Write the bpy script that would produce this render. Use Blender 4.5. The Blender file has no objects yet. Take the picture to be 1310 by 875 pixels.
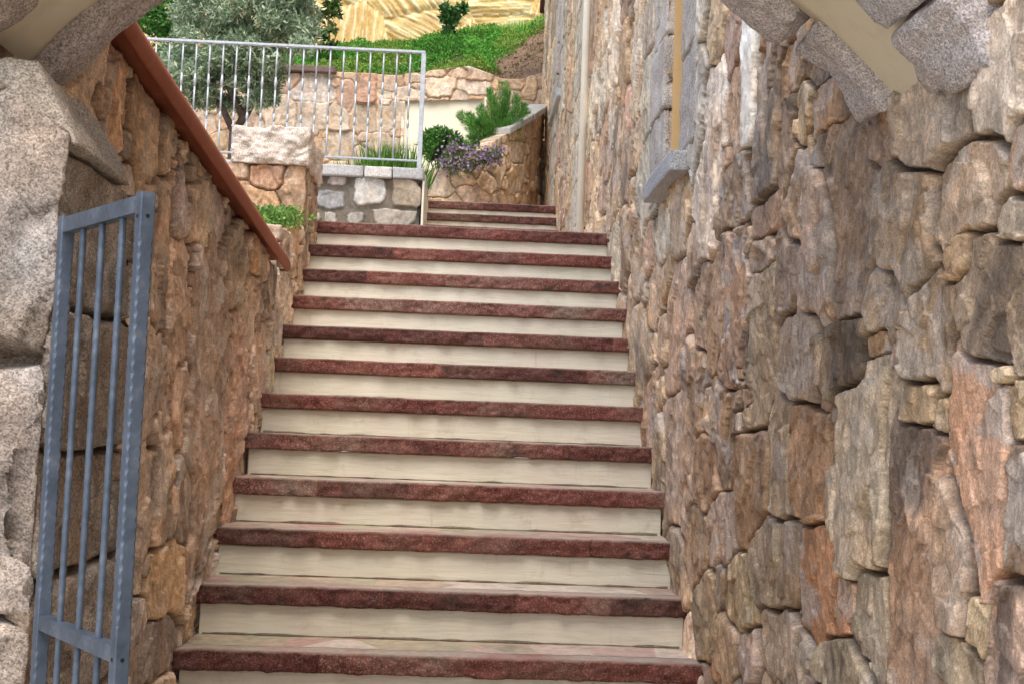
import bpy, bmesh, math, random
import numpy as np
from mathutils import Vector, Matrix, noise as mnoise

random.seed(7)
RNG = np.random.default_rng(11)
scene = bpy.context.scene
COL = scene.collection

# ------------------------------------------------------------------ camera (solved from the stair edges)
F_PX = 1600.0
CAM = np.array([0.0, 0.0, 1.737])
YAW, PITCH, ROLL = 0.0378187, 0.0660956, 0.0376566
_F = np.array([math.sin(YAW)*math.cos(PITCH), math.cos(YAW)*math.cos(PITCH), math.sin(PITCH)])
_r0 = np.array([math.cos(YAW), -math.sin(YAW), 0.0])
_u0 = np.cross(_r0, _F)
_R = _r0*math.cos(ROLL) + _u0*math.sin(ROLL)
_U = -_r0*math.sin(ROLL) + _u0*math.cos(ROLL)

def at(x, y, Y):
    """the point on the plane at distance Y that the photograph shows at pixel x, y"""
    d = _F + _R*(x-655)/F_PX + _U*(437.5-y)/F_PX
    return d*Y/d[1] + CAM

def at_x(x, y, X):
    d = _F + _R*(x-655)/F_PX + _U*(437.5-y)/F_PX
    return d*X/d[0] + CAM

XL, XR = -0.953, 0.875          # the two walls
RISE, RUN = 0.1845, 0.30
NOSE_Y1 = 3.234                 # front edge of the lowest step

# ------------------------------------------------------------------ colours, materials
def lin(c):
    c = c/255.0
    return c/12.92 if c <= 0.04045 else ((c+0.055)/1.055)**2.4

def S(r, g, b):
    return np.array([lin(r), lin(g), lin(b)])

def rgba(c):
    return (float(c[0]), float(c[1]), float(c[2]), 1.0)

class NT:
    def __init__(self, name):
        self.m = bpy.data.materials.new(name)
        self.m.use_nodes = True
        self.t = self.m.node_tree
        self.b = self.t.nodes["Principled BSDF"]
        self.out = self.t.nodes["Material Output"]
        self.co = self.n('ShaderNodeTexCoord').outputs['Object']
    def n(self, kind, **kw):
        nd = self.t.nodes.new(kind)
        for k, v in kw.items():
            if k in nd.inputs.keys():
                nd.inputs[k].default_value = v
            else:
                setattr(nd, k, v)
        return nd
    def link(self, a, b):
        self.t.links.new(a, b)
    def noise(self, scale, detail=4, rough=0.6, vec=None, dist=0.0):
        nd = self.n('ShaderNodeTexNoise')
        nd.inputs['Scale'].default_value = scale
        nd.inputs['Detail'].default_value = detail
        nd.inputs['Roughness'].default_value = rough
        nd.inputs['Distortion'].default_value = dist
        self.link(vec if vec is not None else self.co, nd.inputs['Vector'])
        return nd.outputs['Fac']
    def mapped(self, sx, sy, sz):
        mp = self.n('ShaderNodeMapping')
        mp.inputs['Scale'].default_value = (sx, sy, sz)
        self.link(self.co, mp.inputs['Vector'])
        return mp.outputs['Vector']
    def ramp(self, fac, stops):
        r = self.n('ShaderNodeValToRGB')
        el = r.color_ramp.elements
        while len(el) < len(stops):
            el.new(0.5)
        for e, (p, c) in zip(el, stops):
            e.position = p
            e.color = rgba(c) if len(c) == 3 else c
        self.link(fac, r.inputs['Fac'])
        return r.outputs['Color']
    def mix(self, a, b, fac, mode='MIX'):
        mx = self.n('ShaderNodeMix')
        mx.data_type = 'RGBA'
        mx.blend_type = mode
        mx.clamp_factor = True
        for sock, v in ((mx.inputs[6], a), (mx.inputs[7], b), (mx.inputs[0], fac)):
            if hasattr(v, 'is_output'):
                self.link(v, sock)
            elif isinstance(v, (int, float)):
                sock.default_value = v
            else:
                sock.default_value = rgba(v)
        return mx.outputs[2]
    def grey(self, fac, lo, hi):
        mr = self.n('ShaderNodeMapRange')
        mr.inputs['To Min'].default_value = lo
        mr.inputs['To Max'].default_value = hi
        mr.inputs['From Min'].default_value = 0.25
        mr.inputs['From Max'].default_value = 0.75
        self.link(fac, mr.inputs['Value'])
        return mr.outputs['Result']
    def bump(self, h, strength, dist, prev=None):
        b = self.n('ShaderNodeBump')
        b.inputs['Strength'].default_value = strength
        b.inputs['Distance'].default_value = dist
        self.link(h, b.inputs['Height'])
        if prev is not None:
            self.link(prev, b.inputs['Normal'])
        return b.outputs['Normal']
    def done(self, color, rough=0.8, normal=None, metallic=0.0, spec=0.3):
        if hasattr(color, 'is_output'):
            self.link(color, self.b.inputs['Base Color'])
        else:
            self.b.inputs['Base Color'].default_value = rgba(color)
        if hasattr(rough, 'is_output'):
            self.link(rough, self.b.inputs['Roughness'])
        else:
            self.b.inputs['Roughness'].default_value = rough
        self.b.inputs['Metallic'].default_value = metallic
        self.b.inputs['Specular IOR Level'].default_value = spec
        if normal is not None:
            self.link(normal, self.b.inputs['Normal'])
        return self.m

def stone_material(name, speck=0.25, fine=260.0, coarse=38.0, bump=0.5, contrast=0.35, dist=0.004, stretch=1.0):
    k = NT(name)
    vec = k.mapped(1, 1, stretch)
    a = k.n('ShaderNodeAttribute')
    a.attribute_name = 'Col'
    n1 = k.noise(coarse, 8, 0.74, vec, dist=0.8)
    n2 = k.noise(fine, 3, 0.7)
    if 'granite' in name:
        v = k.n('ShaderNodeTexVoronoi'); v.inputs['Scale'].default_value = 340
        k.link(k.co, v.inputs['Vector'])
        sv = k.n('ShaderNodeSeparateColor'); k.link(v.outputs['Color'], sv.inputs[0])
        n2 = k.mix(n2, sv.outputs[0], 0.4)
    c = k.mix(a.outputs['Color'], k.grey(n1, 1-contrast, 1+contrast), 1.0, 'MULTIPLY')
    c = k.mix(c, k.grey(n2, 1-speck, 1+speck), 1.0, 'MULTIPLY')
    h = k.mix(n1, n2, 0.35)
    nb = k.bump(h, bump, dist)
    return k.done(c, 0.86, nb, spec=0.25)

M = {}
M['schist'] = stone_material('weathered schist', 0.44, 230, 55, 0.6, 0.45, 0.006, 0.7)
M['granite'] = stone_material('rough granite', 0.55, 150, 55, 0.9, 0.28, 0.006)
M['far_stone'] = stone_material('garden stone', 0.15, 90, 22, 0.6, 0.28, 0.008)

def mat_slab():
    k = NT('red porphyry')
    vec = k.mapped(1, 1, 1)
    n0 = k.noise(3.2, 2, 0.5, vec)
    n1 = k.noise(30, 6, 0.75, vec, 0.4)
    n2 = k.noise(140, 3, 0.75, vec)
    c = k.ramp(n0, [(0.3, S(96, 50, 44)), (0.5, S(108, 66, 58)), (0.68, S(110, 84, 74))])
    c = k.mix(c, k.grey(n1, 0.3, 1.75), 0.95, 'MULTIPLY')
    c = k.mix(c, S(176, 150, 136), k.ramp(n2, [(0.52, (0, 0, 0, 1)), (0.66, (0.55, 0.55, 0.55, 1))]))
    n3 = k.noise(7, 3, 0.6, vec)
    c = k.mix(c, S(62, 48, 44), k.ramp(n3, [(0.58, (0, 0, 0, 1)), (0.72, (0.75, 0.75, 0.75, 1))]))
    at_ = k.n('ShaderNodeAttribute'); at_.attribute_name = 'Col'
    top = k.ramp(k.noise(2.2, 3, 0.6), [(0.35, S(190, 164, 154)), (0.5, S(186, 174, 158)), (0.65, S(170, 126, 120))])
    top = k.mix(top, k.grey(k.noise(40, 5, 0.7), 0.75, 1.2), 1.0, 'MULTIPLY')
    sep = k.n('ShaderNodeSeparateColor'); k.link(at_.outputs['Color'], sep.inputs[0])
    c = k.mix(c, k.ramp(sep.outputs[1], [(0.0, (0.55, 0.50, 0.52)), (0.35, (0.95, 0.9, 0.9)), (0.7, (1.2, 1.05, 1.02)), (1.0, (1.35, 1.7, 1.7))]), 1.0, 'MULTIPLY')
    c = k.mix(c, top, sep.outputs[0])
    nb = k.bump(n2, 0.8, 0.004, k.bump(n1, 0.9, 0.010))
    return k.done(c, 0.7, nb)
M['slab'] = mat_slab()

def mat_paving():
    k = NT('crazy paving')
    v = k.n('ShaderNodeTexVoronoi')
    v.inputs['Scale'].default_value = 4.2
    k.link(k.co, v.inputs['Vector'])
    sep = k.n('ShaderNodeSeparateColor')
    k.link(v.outputs['Color'], sep.inputs[0])
    c = k.ramp(sep.outputs[0], [(0.0, S(196, 172, 156)), (0.3, S(176, 168, 142)), (0.5, S(208, 198, 184)), (0.7, S(186, 150, 142)), (1.0, S(170, 168, 146))])
    n = k.noise(22, 5, 0.7)
    c = k.mix(c, k.grey(n, 0.7, 1.25), 1.0, 'MULTIPLY')
    c = k.mix(c, S(96, 92, 80), k.ramp(k.noise(6, 4, 0.7), [(0.55, (0, 0, 0, 1)), (0.75, (0.6, 0.6, 0.6, 1))]))
    return k.done(c, 0.75, k.bump(n, 0.4, 0.003))
M['paving'] = mat_paving()

def mat_paint(name, c0, c1, dirt, vec_scale=(2, 2, 22), bumpy=0.35, dirt_amt=0.5):
    k = NT(name)
    vec = k.mapped(*vec_scale)
    n = k.noise(3.0, 5, 0.65, vec)
    c = k.ramp(n, [(0.3, c0), (0.7, c1)])
    d = k.noise(9, 5, 0.7)
    c = k.mix(c, dirt, k.ramp(d, [(0.54, (0, 0, 0, 1)), (0.8, (dirt_amt,)*3 + (1,))]))
    return k.done(c, 0.65, k.bump(n, bumpy, 0.004))
def mat_riser():
    k = NT('cream masonry paint')
    n = k.noise(3.0, 6, 0.7, k.mapped(2, 2, 26), 0.5)
    c = k.ramp(n, [(0.3, S(206, 201, 182)), (0.5, S(220, 216, 199)), (0.7, S(226, 223, 210))])
    d = k.noise(9, 6, 0.75)
    c = k.mix(c, S(158, 144, 112), k.ramp(d, [(0.56, (0, 0, 0, 1)), (0.80, (0.45, 0.45, 0.45, 1))]))
    runs = k.noise(6.0, 4, 0.7, k.mapped(5, 1, 0.5))
    c = k.mix(c, S(142, 126, 96), k.ramp(runs, [(0.62, (0, 0, 0, 1)), (0.8, (0.3, 0.3, 0.3, 1))]))
    scuff = k.noise(4.0, 5, 0.8, k.mapped(1.2, 1, 30), 1.2)
    c = k.mix(c, S(120, 110, 92), k.ramp(scuff, [(0.66, (0, 0, 0, 1)), (0.74, (0.6, 0.6, 0.6, 1))]))
    return k.done(c, 0.65, k.bump(n, 0.5, 0.005))
M['riser'] = mat_riser()
M['plaster'] = mat_paint('ochre plaster', S(226, 217, 190), S(232, 224, 202), S(200, 186, 156), (2, 2, 2), 0.25)
M['window_plaster'] = mat_paint('orange ochre plaster', S(220, 184, 128), S(228, 194, 142), S(200, 164, 112), (2, 2, 2), 0.25)
M['white_panel'] = mat_paint('white wall paint', S(236, 230, 206), S(240, 236, 216), S(216, 208, 180), (1, 1, 4), 0.2, 0.25)
M['pipe'] = mat_paint('cream pipe paint', S(236, 233, 216), S(242, 240, 226), S(180, 168, 136), (1, 1, 3), 0.1, 0.3)
M['cap'] = mat_paint('rust brown painted metal', S(152, 84, 58), S(162, 94, 66), S(182, 132, 104), (1, 1, 1), 0.1, 0.6)
M['eave'] = mat_paint('dark brown timber', S(74, 44, 38), S(90, 54, 46), S(60, 40, 34), (1, 1, 1), 0.2)

def mat_gate():
    k = NT('blue grey hammered steel')
    n = k.noise(120, 3, 0.6)
    n2 = k.noise(18, 4, 0.7)
    c = k.ramp(n2, [(0.3, S(66, 78, 92)), (0.55, S(84, 97, 113)), (0.75, S(112, 122, 134))])
    c = k.mix(c, S(96, 84, 74), k.ramp(k.noise(40, 5, 0.75), [(0.62, (0, 0, 0, 1)), (0.78, (0.5, 0.5, 0.5, 1))]))
    return k.done(c, k.grey(n, 0.32, 0.5), k.bump(n, 0.35, 0.002), metallic=0.35, spec=0.5)
M['gate'] = mat_gate()
def mat_rail():
    k = NT('galvanised steel')
    n = k.noise(30, 4, 0.7)
    c = k.ramp(n, [(0.3, S(156, 164, 172)), (0.7, S(190, 196, 202))])
    return k.done(c, 0.45, None, metallic=0.3, spec=0.5)
M['rail'] = mat_rail()
M['bolt'] = NT('black hole steel').done(S(24, 24, 28), 0.6)

def mat_ground(name, c0, c1, c2, scale=9.0):
    k = NT(name)
    n = k.noise(scale, 7, 0.7)
    c = k.ramp(n, [(0.3, c0), (0.5, c1), (0.72, c2)])
    return k.done(c, 0.95, k.bump(k.noise(scale*6, 5, 0.7), 0.8, 0.02))
M['soil'] = mat_ground('brown soil', S(96, 76, 60), S(120, 98, 78), S(138, 116, 92))
M['grit'] = mat_ground('grey paving grit', S(176, 168, 154), S(190, 182, 168), S(204, 196, 180), 5)
M['grout'] = mat_ground('dirty grout', S(120, 112, 96), S(146, 136, 118), S(168, 158, 138), 30)

def mat_leaf(name, spec=0.25, trans=0.25):
    k = NT(name)
    a = k.n('ShaderNodeAttribute')
    a.attribute_name = 'Col'
    k.done(a.outputs['Color'], 0.55, spec=spec)
    tr = k.n('ShaderNodeBsdfTranslucent')
    k.link(a.outputs['Color'], tr.inputs['Color'])
    ms = k.n('ShaderNodeMixShader')
    ms.inputs[0].default_value = trans
    k.link(k.b.outputs[0], ms.inputs[1])
    k.link(tr.outputs[0], ms.inputs[2])
    k.link(ms.outputs[0], k.out.inputs['Surface'])
    return k.m
M['leaf'] = mat_leaf('leaves')
M['bark'] = mat_ground('bark', S(72, 62, 54), S(96, 84, 74), S(120, 108, 96), 14)

# ------------------------------------------------------------------ objects
def tag(o, label=None, cat=None, group=None, kind=None):
    if label: o['label'] = label
    if cat: o['category'] = cat
    if group: o['group'] = group
    if kind: o['kind'] = kind
    return o

def empty(name, loc=(0, 0, 0)):
    o = bpy.data.objects.new(name, None)
    o.location = loc
    COL.objects.link(o)
    return o

def link_obj(name, me, parent=None):
    o = bpy.data.objects.new(name, me)
    COL.objects.link(o)
    if parent is not None:
        o.parent = parent
        o.matrix_parent_inverse = Matrix.Translation(-parent_world(parent))
    return o

def parent_world(p):
    # where the parent's own origin sits (plain translations only)
    v = Vector(p.location)
    if p.parent is not None:
        v += parent_world(p.parent) + p.matrix_parent_inverse.translation
    return v

def np_mesh(name, verts, quads, mat, col=None, smooth=True, parent=None):
    me = bpy.data.meshes.new(name)
    verts = np.asarray(verts, dtype=np.float32).reshape(-1, 3)
    quads = np.asarray(quads, dtype=np.int32)
    nf, k = quads.shape
    me.vertices.add(len(verts))
    me.vertices.foreach_set('co', verts.ravel())
    me.loops.add(nf*k)
    me.loops.foreach_set('vertex_index', quads.ravel())
    me.polygons.add(nf)
    me.polygons.foreach_set('loop_start', np.arange(0, nf*k, k, dtype=np.int32))
    me.polygons.foreach_set('loop_total', np.full(nf, k, dtype=np.int32))
    if smooth:
        me.polygons.foreach_set('use_smooth', np.ones(nf, dtype=bool))
    if col is not None:
        at_ = me.color_attributes.new('Col', 'FLOAT_COLOR', 'POINT')
        c4 = np.ones((len(verts), 4), dtype=np.float32)
        c4[:, :3] = col
        at_.data.foreach_set('color', c4.ravel())
    me.update(calc_edges=True)
    me.validate()
    me.materials.append(mat)
    return link_obj(name, me, parent)

def bm_obj(name, bm, mat, parent=None, smooth=False):
    bmesh.ops.recalc_face_normals(bm, faces=bm.faces)
    me = bpy.data.meshes.new(name)
    bm.to_mesh(me)
    bm.free()
    if smooth:
        for p in me.polygons: p.use_smooth = True
    me.materials.append(mat)
    return link_obj(name, me, parent)

def add_box(bm, lo, hi, bevel=0.0):
    r = bmesh.ops.create_cube(bm, size=1.0)
    vs = r['verts']
    for v in vs:
        v.co = Vector([lo[i] + (v.co[i]+0.5)*(hi[i]-lo[i]) for i in range(3)])
    if bevel > 0:
        es = list({e for v in vs for e in v.link_edges})
        bmesh.ops.bevel(bm, geom=es, offset=bevel, segments=2, affect='EDGES')

def add_tube(bm, pts, radii, n=8, squash=1.0):
    pts = [Vector(p) for p in pts]
    rings = []
    for i, p in enumerate(pts):
        t = (pts[min(i+1, len(pts)-1)] - pts[max(i-1, 0)]).normalized()
        a = Vector((0, 0, 1)) if abs(t.z) < 0.9 else Vector((0, 1, 0))
        s = t.cross(a).normalized()
        u = s.cross(t).normalized()
        r = radii[i] if hasattr(radii, '__len__') else radii
        rings.append([bm.verts.new(p + s*r*math.cos(2*math.pi*k/n) + u*r*squash*math.sin(2*math.pi*k/n)) for k in range(n)])
    for a, b in zip(rings, rings[1:]):
        for k in range(n):
            bm.faces.new((a[k], a[(k+1) % n], b[(k+1) % n], b[k]))
    bm.faces.new(rings[0])
    bm.faces.new(rings[-1][::-1])

# ------------------------------------------------------------------ numpy noise
def _hash(ix, iy, seed):
    h = (ix.astype(np.int64)*374761393 + iy.astype(np.int64)*668265263 + seed*2147483647 + 1442695)
    h = (h ^ (h >> 13)) * 1274126177
    h = h & 0x7fffffff
    h = (h ^ (h >> 16))*2246822519 & 0x7fffffff
    return (h & 0xffff)/65535.0

def vnoise(x, y, seed=0):
    ix = np.floor(x); iy = np.floor(y)
    fx = x-ix; fy = y-iy
    fx = fx*fx*fx*(fx*(fx*6-15)+10); fy = fy*fy*fy*(fy*(fy*6-15)+10)
    a = _hash(ix, iy, seed); b = _hash(ix+1, iy, seed)
    c = _hash(ix, iy+1, seed); d = _hash(ix+1, iy+1, seed)
    return (a*(1-fx)+b*fx)*(1-fy) + (c*(1-fx)+d*fx)*fy

def fbm(x, y, seed=0, oct=4, gain=0.5):
    s = 0; a = 1.0; t = 0
    for o in range(oct):
        s = s + a*vnoise(x*2.03**o + o*17.3, y*2.03**o - o*9.1, seed+o*13)
        t += a; a *= gain
    return s/t

def sstep(a, b, x):
    t = np.clip((x-a)/(b-a), 0, 1)
    return t*t*(3-2*t)

# ------------------------------------------------------------------ stone facing
def facets(x, y, seed):
    """broken faces: every cell is a small plane of its own tilt and height"""
    ix = np.floor(x); iy = np.floor(y)
    best = np.full(x.shape, 1e9); h = np.zeros(x.shape); tone = np.zeros(x.shape)
    for dx in (-1, 0, 1):
        for dy in (-1, 0, 1):
            cx, cy = ix+dx, iy+dy
            a = _hash(cx, cy, seed); b = _hash(cx, cy, seed+1)
            rx = x-(cx+0.1+0.8*a); ry = y-(cy+0.1+0.8*b)
            d = rx*rx+ry*ry
            m = d < best
            best = np.where(m, d, best)
            hh = (_hash(cx, cy, seed+2)-0.5)*1.6 + (_hash(cx, cy, seed+3)-0.5)*2.4*rx + (_hash(cx, cy, seed+4)-0.5)*2.4*ry
            h = np.where(m, hh, h)
            tone = np.where(m, _hash(cx, cy, seed+5)*2-1, tone)
    return h, tone

class Seeds:
    def __init__(self):
        self.d = []
    def add(self, u, v, a, b, col, rot=0.0, kind=0):
        col = np.asarray(col)*0.85 + float(np.mean(col))*0.15
        self.d.append((u, v, a, b, rot, col[0], col[1], col[2], kind))
    def fill(self, u0, u1, v0, v1, sizes, palette, rng, aspect=(0.7, 1.6), tries=900, pack=1.75, kind=0, ok=None, rot=0.4):
        for (lo, hi) in sizes:
            arr = np.array(self.d) if self.d else np.zeros((0, 9))
            for t in range(tries):
                s = rng.uniform(lo, hi)
                asp = math.sqrt(rng.uniform(*aspect))
                a, b = s*asp, s/asp
                u, v = rng.uniform(u0, u1), rng.uniform(v0, v1)
                if ok is not None and not ok(u, v): continue
                if len(arr):
                    # both metrics: mine at theirs, theirs at mine
                    d1 = np.hypot((arr[:, 0]-u)/(arr[:, 2]+a), (arr[:, 1]-v)/(arr[:, 3]+b))
                    if d1.min() < pack/1.9: continue
                p = palette[rng.integers(len(palette))]
                c = np.clip(p*rng.uniform(0.82, 1.2)*(1+rng.uniform(-0.05, 0.05, 3)), 0.01, 0.8)
                c = c*0.85+float(c.mean())*0.15
                row = (u, v, a, b, rng.uniform(-rot, rot), c[0], c[1], c[2], kind)
                self.d.append(row)
                arr = np.vstack([arr, row])

def stone_field(U, V, sd, seed, joint=0.006, bevel=0.012, depth=0.04, bump=0.010, tilt=0.055, warp=0.022, rough=1.0,
                mortar=None, stain=1.0, pow_=6.0, even=0.38, gain=(1.03, 0.99, 0.92), crisp=False, minw=None):
    """height and colour of a stone facing at the points U, V"""
    shp = U.shape
    u = U.ravel(); v = V.ravel()
    wu = u + warp*(fbm(u*5, v*5, seed+1, 3)-0.5)*2 + warp*0.13*(fbm(u*24, v*24, seed+2, 2)-0.5)*2
    wv = v + warp*(fbm(u*5+40, v*5, seed+3, 3)-0.5)*2 + warp*0.13*(fbm(u*24+9, v*24, seed+4, 2)-0.5)*2
    arr = np.array(sd.d)
    order = np.argsort(u, kind='stable')
    n = len(u)
    wu = wu + 0.0016*(fbm(u*70, v*70, seed+6, 2)-0.5)*2
    wv = wv + 0.0016*(fbm(u*70+5, v*70, seed+7, 2)-0.5)*2
    i1 = np.zeros(n, dtype=np.int64); i2 = np.zeros(n, dtype=np.int64); e = np.zeros(n)
    step = 6000
    for s in range(0, n, step):
        ix = order[s:s+step]
        lo, hi = wu[ix].min()-1.1, wu[ix].max()+1.1
        sel = np.nonzero((arr[:, 0] > lo) & (arr[:, 0] < hi))[0]
        if len(sel) < 2: sel = np.arange(len(arr))
        A = arr[sel]
        du = wu[ix][:, None]-A[None, :, 0]; dv = wv[ix][:, None]-A[None, :, 1]
        cr, sr = np.cos(A[:, 4]), np.sin(A[:, 4])
        p = np.abs((du*cr+dv*sr)/A[:, 2]); q_ = np.abs((-du*sr+dv*cr)/A[:, 3])
        d = (p**pow_+q_**pow_)**(1/pow_)
        j = np.argmin(d, axis=1); r = np.arange(len(ix))
        d1 = d[r, j].copy(); d[r, j] = 1e9
        k = np.argmin(d, axis=1); d2 = d[r, k]
        i1[ix] = sel[j]; i2[ix] = sel[k]
        sc = 0.5*(np.sqrt(A[j, 2]*A[j, 3])+np.sqrt(A[k, 2]*A[k, 3]))
        e[ix] = (d2-d1)*0.5*sc
    rs = np.random.default_rng(seed+99)
    N = len(arr)
    off = rs.uniform(-1, 1, N); tu = rs.uniform(-1, 1, N); tv = rs.uniform(-1, 1, N); th = math.pi/2+rs.normal(size=N)*0.6
    ou = rs.uniform(0, 90, N); am = rs.uniform(0, 1, (N, 4))
    du = u-arr[i1, 0]; dv = v-arr[i1, 1]
    c, s = np.cos(th[i1]), np.sin(th[i1])
    gu = (c*du+s*dv); gv = (-s*du+c*dv)
    g1 = fbm(gu*4+ou[i1], gv*18+ou[i1], seed+20, 5, 0.6)          # layered along the bed of each stone
    g2 = fbm(u*14+ou[i1], v*14, seed+31, 5, 0.6)
    g3 = fbm(gu*9+ou[i1]*2, gv*9, seed+41, 3)
    fw = 0.22*(fbm(u*9, v*9, seed+24, 2)-0.5)*2
    f1, t1 = facets(gu/0.20+ou[i1]+fw, gv/0.135+fw, seed+200)
    f2, t2 = facets(gu/0.070+ou[i1]+fw*1.4, gv/0.050-fw*1.4, seed+230)
    jl = joint*(0.45+1.5*fbm(u*7+3, v*7, seed+91, 3)**1.5*1.6)
    bl = bevel*(0.35+1.9*fbm(u*11, v*11+5, seed+95, 3)**2*2)
    if minw is not None:
        mw = minw.ravel(); jl = np.maximum(jl, 0.35*mw); bl = np.maximum(bl, 1.3*mw)
    edge = sstep(jl*0.4, jl+bl, e)
    gap = 1-(sstep(jl*0.85, jl*1.1+0.004, e) if crisp else sstep(jl*0.2, jl*1.5, e))
    H = bump*off[i1] + tilt*np.clip(tu[i1]*du+tv[i1]*dv, -0.2, 0.2)*0.6
    H = H + rough*(0.0095*f1 + 0.0048*f2 + 0.008*(g2-0.5) + 0.007*(g3-0.5) + 0.003*(g1-0.5))
    H = H*(0.3+0.7*edge) - bl*0.5*(1-edge)**1.6 - depth*gap
    base = arr[i1][:, 5:8]
    gv_ = fbm(gu*3+ou[i1], gv*11, seed+51, 4)
    ev = np.where(arr[i1, 8] > 0.5, 0.0, even)[:, None]
    base = base*(1-ev)+base.mean(axis=0)*ev
    col = base*(0.82+0.36*gv_)[:, None]*(1+0.16*t1+0.14*t2)[:, None]*(0.68+0.64*fbm(u*38+ou[i1], v*38, seed+57, 4, 0.72))[:, None]
    hue = (fbm(u*6+ou[i1], v*6, seed+58, 3)-0.5)[:, None]
    col = col*(1+hue*np.array([0.22, 0.0, -0.26]))
    col = col*np.array(gain)
    rust = sstep(0.5, 0.64, fbm(u*4+ou[i1], v*3, seed+61, 4))*am[i1, 0]*0.45*stain
    dark = sstep(0.52, 0.64, fbm(gu*3-ou[i1], gv*6, seed+71, 4))*sstep(0.35, 1, am[i1, 1])*0.7*stain
    pale = sstep(0.54, 0.66, fbm(u*9-ou[i1], v*9, seed+81, 4))*am[i1, 2]*0.7*stain
    for w, t in ((rust, S(160, 122, 84)), (dark, S(100, 91, 83)), (pale, S(206, 194, 180))):
        col = col*(1-w[:, None]) + t*w[:, None]
    sp = sstep(0.56, 0.68, fbm(gu*16+ou[i1], gv*34, seed+85, 4, 0.65))*(0.15+0.5*am[i1, 3])*stain
    sq = sstep(0.57, 0.68, fbm(gu*20-ou[i1], gv*30, seed+88, 4, 0.65))*(0.6-0.45*am[i1, 3])*stain
    col = col*(1-0.55*sp[:, None])
    col = col*(1+0.6*sq[:, None])
    if mortar is None: mortar = S(98, 80, 64)
    gm = 1-(sstep(jl*0.9, jl*1.0+0.003, e) if crisp else sstep(jl*0.3, jl*1.4, e))
    gm = gm*0.85
    mc = mortar*(0.7+0.6*g2)[:, None]
    col = col*(1-gm[:, None]) + mc*gm[:, None]
    return H.reshape(shp), col.reshape(shp+(3,)), arr[i1, 8].reshape(shp)

def sheet(name, P0, Nrm, H, colr, mat, thick, parent=None, hole=None):
    """a closed slab: the relief in front (P0 + Nrm*H), a plain back 'thick' behind it"""
    nu, nv = H.shape
    front = P0 + Nrm*H[..., None]
    idx = np.arange(nu*nv).reshape(nu, nv)
    q = np.stack([idx[:-1, :-1], idx[1:, :-1], idx[1:, 1:], idx[:-1, 1:]], axis=-1).reshape(-1, 4)
    if hole is not None:
        hm = hole.ravel()
        q = q[~(hm[q].all(axis=1))]
    ring = np.concatenate([idx[:, 0], idx[-1, 1:], idx[-2::-1, -1], idx[0, -2:0:-1]])
    back = (P0 - Nrm*thick).reshape(-1, 3)[ring]
    nb = nu*nv + np.arange(len(ring))
    nxt = np.roll(np.arange(len(ring)), -1)
    side = np.stack([ring, nb, nb[nxt], ring[nxt]], axis=-1)
    verts = np.concatenate([front.reshape(-1, 3), back])
    cols = np.concatenate([colr.reshape(-1, 3), colr.reshape(-1, 3)[ring]])
    return np_mesh(name, verts, np.concatenate([q, side]), mat, cols, True, parent)

# palettes are the stones' own colours
BROWN, PINK, GREY, ORANGE = S(152, 124, 102), S(172, 138, 122), S(146, 134, 120), S(172, 120, 78)
TAN, DARK, LIGHT, LAV = S(172, 146, 116), S(118, 102, 90), S(192, 180, 164), S(158, 142, 142)
GRANITE = S(160, 150, 140)

# =================================================================== the house wall on the right
def px_seed(sd, x, y, w, h, col, X, kind=0):
    c = at_x(x, y, X)
    y0 = at_x(x-w/2, y, X)[1]; y1 = at_x(x+w/2, y, X)[1]
    z0 = at_x(x, y-h/2, X)[2]; z1 = at_x(x, y+h/2, X)[2]
    sd.add(c[1], c[2], abs(y1-y0)/2, abs(z0-z1)/2, col, 0.0, kind)

WALL_END = 15.9
WIN_A = (5.06, 5.53, 2.865, 4.6)    # near window: Y0, Y1, Z0, Z1
WIN_B = (12.55, 12.95, 5.12, 6.5)

house = empty('stone_house', (1.2, 8.0, 0))
tag(house, 'tall rough stone house wall rising along the right side of the steps', 'house')

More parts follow.
